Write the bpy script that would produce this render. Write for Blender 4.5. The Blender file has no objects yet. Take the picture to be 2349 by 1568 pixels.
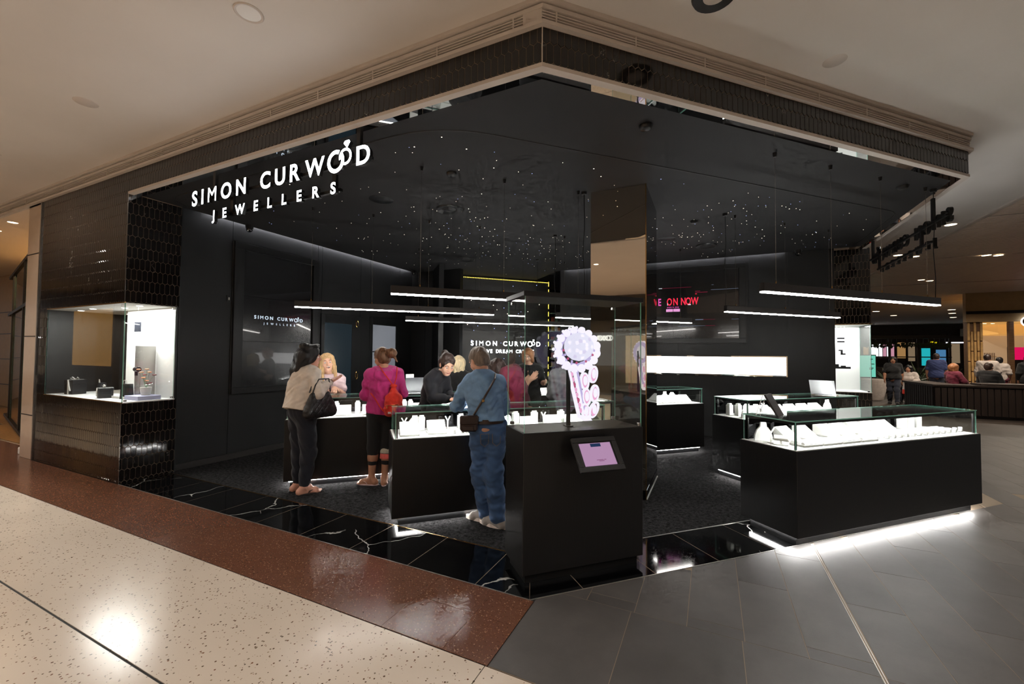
import bpy, bmesh, math, random
import numpy as np
from mathutils import Vector, Matrix
rnd = random.Random(7)
S2 = 2 ** -.5
scn = bpy.context.scene
COL = scn.collection

# ------------------------------------------------------------------ camera
cam = bpy.data.cameras.new('camera')
cam.sensor_fit = 'HORIZONTAL'; cam.sensor_width = 36.0
cam.lens = 36.0 * 960.98 / 2349.0
cam.clip_start = .05; cam.clip_end = 300
camo = bpy.data.objects.new('camera', cam); COL.objects.link(camo)
def cam_matrix(loc, yaw, pitch, roll):
    yaw, pitch, roll = map(math.radians, (yaw, pitch, roll))
    f = Vector((-math.sin(yaw) * math.cos(pitch), math.cos(yaw) * math.cos(pitch), math.sin(pitch)))
    r = Vector((math.cos(yaw), math.sin(yaw), 0)); u = r.cross(f)
    r2 = r * math.cos(roll) - u * math.sin(roll); u2 = u * math.cos(roll) + r * math.sin(roll)
    m = Matrix((r2, u2, -f)).transposed().to_4x4(); m.translation = loc
    return m
camo.matrix_world = cam_matrix((1.045, -2.489, 1.55), 25.4125, 1.6868, -.4584)
scn.camera = camo

# ------------------------------------------------------------------ world, exposure
w = bpy.data.worlds.new('mall_ambience'); scn.world = w; w.use_nodes = True
bg = w.node_tree.nodes['Background']
bg.inputs[0].default_value = (1.0, .95, .92, 1); bg.inputs[1].default_value = .44
vs = scn.view_settings
scn.display_settings.display_device = 'sRGB'
vs.view_transform = 'Standard'; vs.look = 'None'; vs.gamma = 1; vs.exposure = 0.0
vs.use_curve_mapping = False
cy = scn.cycles
cy.max_bounces = 6; cy.transparent_max_bounces = 20; cy.glossy_bounces = 4; cy.diffuse_bounces = 3; cy.transmission_bounces = 4
cy.use_adaptive_sampling = True; cy.adaptive_threshold = .1; cy.adaptive_min_samples = 12
cy.sample_clamp_indirect = 4.0; cy.caustics_reflective = False; cy.caustics_refractive = False
cy.use_denoising = True
try: cy.denoiser = 'OPENIMAGEDENOISE'
except Exception: pass
cy.blur_glossy = .5
# ceiling height of the mall and of the shop, used everywhere
MZ, SZ = 3.87, 3.43
# ------------------------------------------------------------------ mall downlights: all but the first added out of view to light the mall
DOWNLIGHTS = [(-1.80, -.74), (-6.6, -.73), (.9, -3.6), (-1.6, -3.6), (-4.2, -3.6), (-6.8, -3.6), (3.4, -3.6), (5.9, -.74), (3.6, -.74),
              (.9, -6.0), (-3.2, -6.0), (-7.2, -6.0), (4.6, -6.0), (-9.6, -2.2), (6.5, 3.0), (7.5, 7.5)]
def downlamp(x, y, z, power, color=(1, .95, .89), spot=150, size=.06):
    l = bpy.data.lights.new('down_spot', 'SPOT'); l.energy = power; l.color = color
    l.spot_size = math.radians(spot); l.spot_blend = .8; l.shadow_soft_size = size
    o = bpy.data.objects.new('down_spot', l); o.location = (x, y, z); COL.objects.link(o)
    return o
for _x, _y in DOWNLIGHTS:
    if (_x, _y) != DOWNLIGHTS[0]: downlamp(_x, _y, MZ - .03, 135)

# ------------------------------------------------------------------ materials
MATS = {}
def _new(name):
    m = bpy.data.materials.new(name); m.use_nodes = True
    nt = m.node_tree; nt.nodes.clear()
    out = nt.nodes.new('ShaderNodeOutputMaterial')
    MATS[name] = m
    return m, nt, out
def N(nt, typ, **kw):
    n = nt.nodes.new(typ)
    for k, v in kw.items(): setattr(n, k, v)
    return n
def L(nt, a, b): nt.links.new(a, b)
def srgb(r, g, b):
    f = lambda c: c / 12.92 if c <= .04045 else ((c + .055) / 1.055) ** 2.4
    return (f(r / 255), f(g / 255), f(b / 255), 1)
def coords(nt, scale=(1, 1, 1), kind='Object'):
    tc = N(nt, 'ShaderNodeTexCoord'); mp = N(nt, 'ShaderNodeMapping'); mp.inputs['Scale'].default_value = scale
    L(nt, tc.outputs[kind], mp.inputs['Vector']); return mp.outputs['Vector']
def world_coords(nt, scale=(1, 1, 1)):
    g = N(nt, 'ShaderNodeNewGeometry'); mp = N(nt, 'ShaderNodeMapping'); mp.inputs['Scale'].default_value = scale
    L(nt, g.outputs['Position'], mp.inputs['Vector']); return mp.outputs['Vector']
def ramp(nt, fac, stops):
    r = N(nt, 'ShaderNodeValToRGB'); e = r.color_ramp.elements
    e[0].position, e[0].color = stops[0]; e[1].position, e[1].color = stops[1]
    for p, c in stops[2:]:
        x = e.new(p); x.color = c
    L(nt, fac, r.inputs['Fac']); return r.outputs['Color']
def mat(name, col, rough=.5, metal=0., spec=.5, emit=None, es=0., var=.0, vscale=8., vstretch=(1, 1, 1), bump=0., bscale=60., coat=0., sheen=0., space='Object', bstretch=None):
    """principled material with procedural mottling and fine relief"""
    m, nt, out = _new(name); b = N(nt, 'ShaderNodeBsdfPrincipled')
    b.inputs['Base Color'].default_value = col; b.inputs['Roughness'].default_value = rough
    b.inputs['Metallic'].default_value = metal; b.inputs['Specular IOR Level'].default_value = spec
    b.inputs['Coat Weight'].default_value = coat; b.inputs['Sheen Weight'].default_value = sheen
    if emit is not None:
        b.inputs['Emission Color'].default_value = emit; b.inputs['Emission Strength'].default_value = es
    cf = coords if space == 'Object' else (lambda n, s=(1, 1, 1): world_coords(n, s))
    if var > 0:
        v = cf(nt, vstretch); n = N(nt, 'ShaderNodeTexNoise'); n.inputs['Scale'].default_value = vscale; n.inputs['Detail'].default_value = 4
        L(nt, v, n.inputs['Vector'])
        lo = tuple(c * (1 - var) for c in col[:3]) + (1,); hi = tuple(min(1, c * (1 + var)) for c in col[:3]) + (1,)
        L(nt, ramp(nt, n.outputs['Fac'], [(.3, lo), (.7, hi)]), b.inputs['Base Color'])
    if bump > 0:
        v = cf(nt, bstretch or vstretch); n = N(nt, 'ShaderNodeTexNoise'); n.inputs['Scale'].default_value = bscale; n.inputs['Detail'].default_value = 3
        L(nt, v, n.inputs['Vector']); bp = N(nt, 'ShaderNodeBump'); bp.inputs['Strength'].default_value = bump; bp.inputs['Distance'].default_value = .004
        L(nt, n.outputs['Fac'], bp.inputs['Height']); L(nt, bp.outputs['Normal'], b.inputs['Normal'])
    L(nt, b.outputs[0], out.inputs['Surface']); return m
def emat(name, col, strength):
    m, nt, out = _new(name); e = N(nt, 'ShaderNodeEmission'); e.inputs[0].default_value = col; e.inputs[1].default_value = strength
    L(nt, e.outputs[0], out.inputs['Surface']); return m
def glassmat(name, tint=(1, 1, 1, 1), ior=1.45, rough=0.0, extra=0.0):
    m, nt, out = _new(name)
    t = N(nt, 'ShaderNodeBsdfTransparent'); t.inputs[0].default_value = tint
    g = N(nt, 'ShaderNodeBsdfGlossy'); g.inputs['Roughness'].default_value = rough; g.inputs['Color'].default_value = (1, 1, 1, 1)
    fr = N(nt, 'ShaderNodeFresnel'); ge = N(nt, 'ShaderNodeNewGeometry')      # same reflectance from both sides of a sheet
    io = N(nt, 'ShaderNodeMapRange'); L(nt, ge.outputs['Backfacing'], io.inputs[0]); io.inputs[3].default_value = ior; io.inputs[4].default_value = 1 / ior; L(nt, io.outputs[0], fr.inputs[0])
    mx = N(nt, 'ShaderNodeMixShader'); fac = fr.outputs[0]
    if extra:
        a = N(nt, 'ShaderNodeMath', operation='ADD', use_clamp=True); a.inputs[1].default_value = extra; L(nt, fac, a.inputs[0]); fac = a.outputs[0]
    L(nt, fac, mx.inputs[0]); L(nt, t.outputs[0], mx.inputs[1]); L(nt, g.outputs[0], mx.inputs[2]); L(nt, mx.outputs[0], out.inputs['Surface'])
    return m

mat('plaster', srgb(226, 218, 210), .9, var=.03, vscale=1.2, bump=.05, bscale=30, space='World')
mat('plaster_trim', srgb(212, 200, 190), .6, var=.03)
mat('grille_dark', srgb(60, 48, 40), .9)
mat('grout', srgb(146, 124, 104), .9, var=.1, vscale=20)
mat('black_wall', srgb(10, 9, 10), .55, var=.25, vscale=6, vstretch=(14, 14, .25), space='World', bump=.12, bscale=8, bstretch=(30, 30, .3))
mat('black_frame', srgb(17, 17, 18), .4)
mat('black_metal', srgb(24, 23, 23), .35, spec=.4)
mat('housing', srgb(40, 35, 33), .5, var=.06)
mat('soffit_black', srgb(38, 37, 38), .62, var=.14, vscale=1.5, space='World', spec=.35)
mat('counter_wood', srgb(16, 14, 14), .42, var=.35, vscale=5, vstretch=(40, 40, .5), bump=.06, bscale=10, bstretch=(60, 60, .6))
mat('toe', srgb(46, 46, 47), .3, metal=.6)
mat('white_deck', srgb(244, 244, 242), .6)
mat('white_prop', srgb(240, 240, 236), .45, var=.02)
mat('grey_prop', srgb(196, 194, 188), .5, var=.05)
mat('steel', srgb(190, 188, 184), .25, metal=1.)
mat('brass', srgb(200, 160, 100), .25, metal=1.)
mat('mirror', srgb(235, 235, 235), .015, metal=1.)
mat('bronze_mirror', srgb(214, 204, 190), .02, metal=1.)
mat('dark_mirror', srgb(62, 62, 66), .03, metal=1., spec=.5)
mat('screen_off', srgb(10, 11, 13), .12, spec=.6, coat=.4)
glassmat('glass', (.985, 1, .99, 1))
glassmat('glass_dim', (.93, .96, .95, 1), extra=.04)
mat('glass_edge', srgb(150, 214, 194), .12, spec=.8)
mat('glass_bright_edge', srgb(170, 215, 200), .15, spec=.8)
emat('led', (1, .96, .91, 1), 38.)
emat('led_under', (1, .98, .95, 1), 62.)
emat('led_case', (1, 1, .98, 1), 200.)
emat('led_sign', (.93, .96, 1, 1), 9.)
emat('led_logo', (.95, .97, 1, 1), 5.)
emat('led_yellow', (1, .78, .10, 1), 3.2)
emat('lightbox', (1, .995, .98, 1), 4.2)
emat('star_warm', (1, .86, .68, 1), 6.)
emat('star_blue', (.42, .5, 1, 1), 3.5)
emat('lamp_warm', (1, .80, .52, 1), 9.)
emat('lamp_white', (1, .93, .82, 1), 7.)

# --- floors
def terrazzo(name, base, chips, scale, thr, rough, bump=.0, var=.05):
    m, nt, out = _new(name); b = N(nt, 'ShaderNodeBsdfPrincipled'); b.inputs['Roughness'].default_value = rough
    v = world_coords(nt); vo = N(nt, 'ShaderNodeTexVoronoi'); vo.inputs['Scale'].default_value = scale; L(nt, v, vo.inputs['Vector'])
    vo.inputs['Randomness'].default_value = 1
    sp = N(nt, 'ShaderNodeSeparateColor'); L(nt, vo.outputs['Color'], sp.inputs[0])
    ns = N(nt, 'ShaderNodeTexNoise'); ns.inputs['Scale'].default_value = 1.1; L(nt, v, ns.inputs['Vector'])
    lo = tuple(c * (1 - var) for c in base[:3]) + (1,); hi = tuple(min(1, c * (1 + var)) for c in base[:3]) + (1,)
    basec = ramp(nt, ns.outputs['Fac'], [(.3, lo), (.7, hi)])
    chipc = ramp(nt, sp.outputs['Green'], chips)
    # chips: cells whose random value passes the threshold, inside a random radius
    a = N(nt, 'ShaderNodeMath', operation='GREATER_THAN'); L(nt, sp.outputs['Red'], a.inputs[0]); a.inputs[1].default_value = thr
    rr = N(nt, 'ShaderNodeMath', operation='MULTIPLY_ADD'); L(nt, sp.outputs['Blue'], rr.inputs[0]); rr.inputs[1].default_value = .3; rr.inputs[2].default_value = .22
    c = N(nt, 'ShaderNodeMath', operation='LESS_THAN'); L(nt, vo.outputs['Distance'], c.inputs[0]); L(nt, rr.outputs[0], c.inputs[1])
    f = N(nt, 'ShaderNodeMath', operation='MULTIPLY'); L(nt, a.outputs[0], f.inputs[0]); L(nt, c.outputs[0], f.inputs[1])
    mx = N(nt, 'ShaderNodeMix', data_type='RGBA'); L(nt, f.outputs[0], mx.inputs[0]); L(nt, basec, mx.inputs[6]); L(nt, chipc, mx.inputs[7])
    L(nt, mx.outputs[2], b.inputs['Base Color'])
    wv = N(nt, 'ShaderNodeTexNoise'); wv.inputs['Scale'].default_value = 9; L(nt, v, wv.inputs['Vector'])
    bp = N(nt, 'ShaderNodeBump'); bp.inputs['Strength'].default_value = .03; bp.inputs['Distance'].default_value = .01
    L(nt, wv.outputs['Fac'], bp.inputs['Height']); L(nt, bp.outputs['Normal'], b.inputs['Normal'])
    L(nt, b.outputs[0], out.inputs['Surface']); return m
terrazzo('terrazzo_cream', srgb(214, 198, 180), [(.0, srgb(120, 78, 52)), (.5, srgb(90, 74, 60)), (.8, srgb(172, 150, 122)), (1, srgb(60, 52, 46))], 92, .86, .19)
terrazzo('terrazzo_brown', srgb(104, 67, 50), [(.0, srgb(128, 78, 54)), (.45, srgb(68, 42, 30)), (.8, srgb(154, 104, 76)), (1, srgb(190, 148, 116))], 125, .3, .20, var=.12)
mat('joint_black', srgb(22, 20, 18), .6)
mat('joint_metal', srgb(200, 196, 190), .3, metal=.8)
mat('tile_grout', srgb(150, 132, 112), .8)
def stone(name, base, dark, rough):
    m, nt, out = _new(name); b = N(nt, 'ShaderNodeBsdfPrincipled')
    v = world_coords(nt); n = N(nt, 'ShaderNodeTexNoise'); n.inputs['Scale'].default_value = 2.2; n.inputs['Detail'].default_value = 7; n.inputs['Roughness'].default_value = .62
    L(nt, v, n.inputs['Vector']); L(nt, ramp(nt, n.outputs['Fac'], [(.3, dark), (.72, base)]), b.inputs['Base Color'])
    b.inputs['Roughness'].default_value = rough
    n2 = N(nt, 'ShaderNodeTexNoise'); n2.inputs['Scale'].default_value = 160; L(nt, v, n2.inputs['Vector'])
    bp = N(nt, 'ShaderNodeBump'); bp.inputs['Strength'].default_value = .12; bp.inputs['Distance'].default_value = .002; L(nt, n2.outputs['Fac'], bp.inputs['Height']); L(nt, bp.outputs['Normal'], b.inputs['Normal'])
    L(nt, b.outputs[0], out.inputs['Surface']); return m
stone('grey_tile', srgb(98, 94, 91), srgb(78, 75, 73), .42)
stone('far_floor', srgb(66, 56, 49), srgb(48, 41, 36), .4)  # darker, browner copy of the grey tile; reflections put into its colour
stone('grey_tile_b', srgb(90, 87, 85), srgb(74, 71, 69), .42)
def marble(name, vein=.008, scale=1.15, base=srgb(9, 9, 10), rough=.07, vcol=srgb(200, 198, 194), space='w', mlo=.47):
    m, nt, out = _new(name); b = N(nt, 'ShaderNodeBsdfPrincipled')
    if space == 'w': v = world_coords(nt)
    else:
        v = coords(nt)
        oi = N(nt, 'ShaderNodeObjectInfo'); ad = N(nt, 'ShaderNodeVectorMath', operation='MULTIPLY_ADD')
        cb = N(nt, 'ShaderNodeCombineXYZ'); L(nt, oi.outputs['Random'], cb.inputs[0]); L(nt, oi.outputs['Random'], cb.inputs[1]); L(nt, oi.outputs['Random'], cb.inputs[2])
        L(nt, cb.outputs[0], ad.inputs[0]); ad.inputs[1].default_value = (37, 61, 23); L(nt, v, ad.inputs[2]); v = ad.outputs[0]
    n = N(nt, 'ShaderNodeTexNoise'); n.inputs['Scale'].default_value = scale * 1.6; n.inputs['Detail'].default_value = 5; L(nt, v, n.inputs['Vector'])
    ma = N(nt, 'ShaderNodeVectorMath', operation='MULTIPLY_ADD'); L(nt, n.outputs['Color'], ma.inputs[0]); ma.inputs[1].default_value = (.55, .55, .55); L(nt, v, ma.inputs[2])
    vo = N(nt, 'ShaderNodeTexVoronoi', feature='DISTANCE_TO_EDGE'); vo.inputs['Scale'].default_value = scale; L(nt, ma.outputs[0], vo.inputs['Vector'])
    mk = N(nt, 'ShaderNodeTexNoise'); mk.inputs['Scale'].default_value = scale * 1.3; L(nt, v, mk.inputs['Vector'])
    line = N(nt, 'ShaderNodeMapRange'); L(nt, vo.outputs['Distance'], line.inputs[0]); line.inputs[1].default_value = vein; line.inputs[2].default_value = vein * .3; line.inputs[3].default_value = 0; line.inputs[4].default_value = 1
    msk = N(nt, 'ShaderNodeMapRange'); L(nt, mk.outputs['Fac'], msk.inputs[0]); msk.inputs[1].default_value = mlo; msk.inputs[2].default_value = mlo + .07
    f = N(nt, 'ShaderNodeMath', operation='MULTIPLY'); L(nt, line.outputs[0], f.inputs[0]); L(nt, msk.outputs[0], f.inputs[1])
    mx = N(nt, 'ShaderNodeMix', data_type='RGBA'); L(nt, f.outputs[0], mx.inputs[0]); mx.inputs[6].default_value = base; mx.inputs[7].default_value = vcol
    L(nt, mx.outputs[2], b.inputs['Base Color']); b.inputs['Roughness'].default_value = rough; b.inputs['Coat Weight'].default_value = .2
    L(nt, b.outputs[0], out.inputs['Surface']); return m
marble('black_marble')
marble('picket_tile', vein=.010, scale=4, base=srgb(20, 17, 16), rough=.10, vcol=srgb(170, 164, 156), space='o', mlo=.62)
def carpetmat():
    m, nt, out = _new('carpet'); b = N(nt, 'ShaderNodeBsdfPrincipled'); v = world_coords(nt)
    n = N(nt, 'ShaderNodeTexNoise'); n.inputs['Scale'].default_value = 30; n.inputs['Detail'].default_value = 5; n.inputs['Roughness'].default_value = .8; L(nt, v, n.inputs['Vector'])
    L(nt, ramp(nt, n.outputs['Fac'], [(.38, srgb(9, 9, 9)), (.62, srgb(58, 57, 58))]), b.inputs['Base Color'])
    b.inputs['Roughness'].default_value = 1; b.inputs['Specular IOR Level'].default_value = .05; 
    bp = N(nt, 'ShaderNodeBump'); bp.inputs['Strength'].default_value = .7; bp.inputs['Distance'].default_value = .01; L(nt, n.outputs['Fac'], bp.inputs['Height']); L(nt, bp.outputs['Normal'], b.inputs['Normal'])
    L(nt, b.outputs[0], out.inputs['Surface'])
carpetmat()
def M(n): return MATS[n]

# ------------------------------------------------------------------ mesh helpers
class MB:
    def __init__(s): s.v = []; s.f = []; s.m = []; s.mats = []
    def mi(s, name):
        if name not in s.mats: s.mats.append(name)
        return s.mats.index(name)
    def poly(s, pts, faces, m):
        o = len(s.v); i = s.mi(m); s.v += [tuple(p) for p in pts]
        for f in faces: s.f.append(tuple(o + k for k in f)); s.m.append(i)
    def box(s, x0, x1, y0, y1, z0, z1, m, c=0.):
        """box with chamfered edges (c)"""
        c = min(c, .49 * (x1 - x0), .49 * (y1 - y0), .49 * (z1 - z0))
        if c <= 0:
            P = [(x, y, z) for z in (z0, z1) for y in (y0, y1) for x in (x0, x1)]
            F = [(0, 2, 3, 1), (4, 5, 7, 6), (0, 1, 5, 4), (2, 6, 7, 3), (0, 4, 6, 2), (1, 3, 7, 5)]
            return s.poly(P, F, m)
        bm = bmesh.new(); bmesh.ops.create_cube(bm, size=1)
        for v in bm.verts:
            v.co = Vector(((x0 + x1) / 2 + v.co.x * (x1 - x0), (y0 + y1) / 2 + v.co.y * (y1 - y0), (z0 + z1) / 2 + v.co.z * (z1 - z0)))
        bmesh.ops.bevel(bm, geom=bm.edges[:], offset=c, segments=1, affect='EDGES', profile=.5)
        bm.verts.index_update()
        s.poly([v.co for v in bm.verts], [[v.index for v in f.verts] for f in bm.faces], m); bm.free()
    def tube(s, pts, r, m, n=8, caps=True):
        """round tube through points, r number or list"""
        pts = [Vector(p) for p in pts]; rs = r if isinstance(r, (list, tuple)) else [r] * len(pts)
        V = []; up = None
        for i, p in enumerate(pts):
            t = (pts[min(i + 1, len(pts) - 1)] - pts[max(i - 1, 0)]).normalized()
            if up is None: up = Vector((0, 0, 1)) if abs(t.z) < .9 else Vector((1, 0, 0))
            a = t.cross(up).normalized(); up = a.cross(t).normalized()
            for k in range(n):
                th = 2 * math.pi * k / n; V.append(p + (a * math.cos(th) + up * math.sin(th)) * rs[i])
        F = []
        for i in range(len(pts) - 1):
            for k in range(n):
                F.append((i * n + k, i * n + (k + 1) % n, (i + 1) * n + (k + 1) % n, (i + 1) * n + k))
        if caps: F.append(tuple(range(n - 1, -1, -1))); F.append(tuple((len(pts) - 1) * n + k for k in range(n)))
        s.poly(V, F, m)
    def lathe(s, prof, m, n=24, at=(0, 0, 0), cap=True):
        """profile of (radius, z) turned round z"""
        V = []
        for r, z in prof:
            for k in range(n):
                th = 2 * math.pi * k / n; V.append((at[0] + r * math.cos(th), at[1] + r * math.sin(th), at[2] + z))
        F = []
        for i in range(len(prof) - 1):
            for k in range(n): F.append((i * n + k, i * n + (k + 1) % n, (i + 1) * n + (k + 1) % n, (i + 1) * n + k))
        if cap: F.append(tuple(range(n - 1, -1, -1))); F.append(tuple((len(prof) - 1) * n + k for k in range(n)))
        s.poly(V, F, m)
    def prism(s, poly, z0, z1, m, axis='z'):
        n = len(poly); P = [(x, y, z0) for x, y in poly] + [(x, y, z1) for x, y in poly]
        if axis == 'y': P = [(x, z, y) for x, y, z in P]
        if axis == 'x': P = [(z, x, y) for x, y, z in P]
        F = [tuple(range(n - 1, -1, -1)), tuple(range(n, 2 * n))] + [(i, (i + 1) % n, n + (i + 1) % n, n + i) for i in range(n)]
        s.poly(P, F, m)
    def ball(s, c, r, m, n=12, k=8):
        rx, ry, rz = r if isinstance(r, (tuple, list)) else (r, r, r)
        V = [(c[0], c[1], c[2] + rz)]; F = []
        for i in range(1, k):
            ph = math.pi * i / k
            for j in range(n):
                th = 2 * math.pi * j / n; V.append((c[0] + rx * math.sin(ph) * math.cos(th), c[1] + ry * math.sin(ph) * math.sin(th), c[2] + rz * math.cos(ph)))
        V.append((c[0], c[1], c[2] - rz))
        for j in range(n): F.append((0, 1 + j, 1 + (j + 1) % n))
        for i in range(k - 2):
            for j in range(n): F.append((1 + i * n + j, 1 + (i + 1) * n + j, 1 + (i + 1) * n + (j + 1) % n, 1 + i * n + (j + 1) % n))
        e = len(V) - 1
        for j in range(n): F.append((e, 1 + (k - 2) * n + (j + 1) % n, 1 + (k - 2) * n + j))
        s.poly(V, F, m)
    def mesh(s, name, smooth=False):
        me = bpy.data.meshes.new(name); me.from_pydata(s.v, [], s.f)
        for n in s.mats: me.materials.append(M(n))
        if len(s.mats) > 1: me.polygons.foreach_set('material_index', s.m)
        bm = bmesh.new(); bm.from_mesh(me); bmesh.ops.recalc_face_normals(bm, faces=bm.faces[:]); bm.to_mesh(me); bm.free()
        if smooth:
            me.polygons.foreach_set('use_smooth', [True] * len(me.polygons))
            try: me.set_sharp_from_angle(angle=math.radians(40))
            except Exception: pass
        me.update(); return me
    def build(s, name, parent=None, smooth=False, loc=None, rot=None):
        return link(name, s.mesh(name, smooth), parent, loc, rot)
def link(name, data, parent=None, loc=None, rot=None, scale=None):
    o = bpy.data.objects.new(name, data); COL.objects.link(o)
    if parent is not None: o.parent = parent
    if loc is not None: o.location = loc
    if rot is not None: o.rotation_euler = rot
    if scale is not None: o.scale = scale
    return o
def tag(o, label=None, cat=None, group=None, kind=None):
    if label: o['label'] = label
    if cat: o['category'] = cat
    if group: o['group'] = group
    if kind: o['kind'] = kind
    return o
def thing(name, label, cat, loc=(0, 0, 0), rotz=0., group=None):
    o = bpy.data.objects.new(name, None); o.empty_display_size = .1; COL.objects.link(o)
    o.location = loc; o.rotation_euler = (0, 0, rotz)
    return tag(o, label, cat, group)
def copy_tree(o, parent=None):
    c = o.copy(); COL.objects.link(c); c.parent = parent
    for ch in list(o.children): copy_tree(ch, c)
    return c
def struct(mb, name, parent=None, smooth=False):
    o = mb.build(name, parent, smooth)
    if parent is None: o['kind'] = 'structure'
    return o
def part(name, parent, fn, smooth=False, label=None, loc=None, rot=None):
    mb = MB(); fn(mb); o = mb.build(name, parent, smooth, loc, rot)
    if label: o['label'] = label
    return o
def bpart(name, parent, x0, x1, y0, y1, z0, z1, m, c=0., label=None):
    mb = MB(); mb.box(x0, x1, y0, y1, z0, z1, m, c); o = mb.build(name, parent)
    if label: o['label'] = label
    return o
def AB(a, b, z=0.): return Vector((a * S2 - b * S2, a * S2 + b * S2, z))   # shop grid turned 45 degrees: a along the right front, b inwards
def pane(name, parent, x0, x1, y0, y1, z0, z1, m='glass', edge='glass_edge'):
    """sheet of glass: clear on its two big faces, green on the cut edges"""
    mb = MB(); d = [x1 - x0, y1 - y0, z1 - z0]; ax = d.index(min(d))
    P = [(x, y, z) for z in (z0, z1) for y in (y0, y1) for x in (x0, x1)]
    F = {2: [(0, 2, 3, 1), (4, 5, 7, 6)], 1: [(0, 1, 5, 4), (2, 6, 7, 3)], 0: [(0, 4, 6, 2), (1, 3, 7, 5)]}
    for k in F: mb.poly(P, F[k], m if k == ax else edge)
    return mb.build(name, parent)
FONT_CACHE = {}
def glyph(ch, bold=.0):
    """flat outline mesh of one capital: (vertices, faces, width) with cap height 1"""
    key = (ch, bold)
    if key not in FONT_CACHE:
        cu = bpy.data.curves.new('g', 'FONT'); cu.body = ch; cu.size = 1; cu.resolution_u = 5; cu.offset = bold; cu.extrude = .5
        o = bpy.data.objects.new('g', cu); COL.objects.link(o)
        bpy.context.view_layer.update()
        me = bpy.data.meshes.new_from_object(o.evaluated_get(bpy.context.evaluated_depsgraph_get()))
        V = np.array([v.co[:] for v in me.vertices]); F = [tuple(p.vertices) for p in me.polygons]
        bpy.data.objects.remove(o); bpy.data.curves.remove(cu); bpy.data.meshes.remove(me)
        FONT_CACHE[key] = (V, F)
    return FONT_CACHE[key]
def cap_h(bold):
    V, F = glyph('I', bold); return V[:, 1].max() - V[:, 1].min(), V[:, 1].min()
def word_layout(text, width, height, bold, space=.35):
    """x positions for each letter so that the word fills the width; returns list of (char, x0, scale, y offset)"""
    h, y0 = cap_h(bold); sc = height / h; ws = []
    for ch in text:
        if ch == ' ': ws.append(height * space); continue
        V, F = glyph(ch, bold); ws.append((V[:, 0].max() - V[:, 0].min()) * sc)
    gap = (width - sum(ws)) / max(1, len(text) - 1); x = 0; res = []
    for ch, w_ in zip(text, ws):
        if ch != ' ':
            V, F = glyph(ch, bold); res.append((ch, x - V[:, 0].min() * sc, sc, -y0 * sc))
        x += w_ + gap
    return res
def letters(text, parent, x, z, width, height, depth, m, bold=.012, y=0., name='letter', side=None, skip=(), space=.35, aspect=1., flip=False):
    """raised letters in the local xz plane (front towards -y); each letter a part"""
    for i, (ch, lx, sc, ly) in enumerate(word_layout(text, width / aspect, height, bold, space)):
        if i in skip: continue
        V, F = glyph(ch, bold if ch != 'M' else 0.); mb = MB()
        P = [((-1 if flip else 1) * (x + (lx + v[0] * sc) * aspect), y + (v[2]) * depth * (1 if flip else 1), z + ly + v[1] * sc) for v in V]
        front = [f for f in F if all(V[k][2] < -.49 for k in f)]; rest = [f for f in F if not all(V[k][2] < -.49 for k in f)]
        mb.poly(P, front, m); mb.poly(P, rest, side or m)
        me = bpy.data.meshes.new(name); me.from_pydata(mb.v, [], mb.f)
        for n in mb.mats: me.materials.append(M(n))
        me.polygons.foreach_set('material_index', mb.m); me.update()
        link(name, me, parent)

# ================================================================== THE SETTING
def clip_poly(poly, n, c):
    """keep the part of a 2-D polygon where n.p <= c"""
    out = []
    for i in range(len(poly)):
        a, b = poly[i], poly[(i + 1) % len(poly)]
        da, db = n[0] * a[0] + n[1] * a[1] - c, n[0] * b[0] + n[1] * b[1] - c
        if da <= 0: out.append(a)
        if da * db < 0:
            t = da / (da - db); out.append((a[0] + t * (b[0] - a[0]), a[1] + t * (b[1] - a[1])))
    return out
def area(p): return abs(sum(p[i][0] * p[(i + 1) % len(p)][1] - p[(i + 1) % len(p)][0] * p[i][1] for i in range(len(p)))) / 2
def slab(name, parent, poly, z0, z1, m):
    mb = MB(); mb.prism(poly, z0, z1, m); return mb.build(name, parent)
def shrink_rect(x0, x1, y0, y1, g): return [(x0 + g, y0 + g), (x1 - g, y0 + g), (x1 - g, y1 - g), (x0 + g, y1 - g)]

# --- floor: one sub-base, and every panel and tile laid on it
fb = MB(); fb.box(-40, 60, -25, 80, -.12, -.012, 'tile_grout')
floor = struct(fb, 'floor')
# cream terrazzo in front
xs = [-16, -12.3, -8.2, -4.1, .02, 4.1, 8.2, 14]; ys = [-.615, -1.375, -4.3, -7.2, -12]
fj = MB(); fj.box(-16, 14, -12, -.61, -.012, -.004, 'joint_black'); fj.build('joint_bed', floor)
for i in range(len(xs) - 1):
    for j in range(len(ys) - 1):
        g = .0025
        x0, x1, y0, y1 = xs[i] + g, xs[i + 1] - g, ys[j + 1] + (.006 if j == 0 else g), ys[j] - (.006 if j == 1 else g)
        slab('terrazzo_panel', floor, [(x0, y0), (x1, y0), (x1, y1), (x0, y1)], -.012, 0, 'terrazzo_cream')
# brown terrazzo strip
for x0, x1, y0, y1 in [(-16, -12.3, -.61, .9), (-12.3, -7.66, -.61, .3), (-7.66, -4.1, -.61, -.004), (-4.1, -.66, -.61, -.004), (-.66, -.24, -.61, -.275), (-.66, -.24, -.275, -.004), (-.24, .03, -.61, -.275), (-.24, .03, -.275, -.004)]:
    slab('brown_terrazzo_panel', floor, shrink_rect(x0, x1, y0, y1, .0008), -.012, 0, 'terrazzo_brown')
slab('joint_bed', floor, [(-16, -.612), (.04, -.612), (.04, .3), (-16, .3)], -.012, -.003, 'joint_black')
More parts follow.
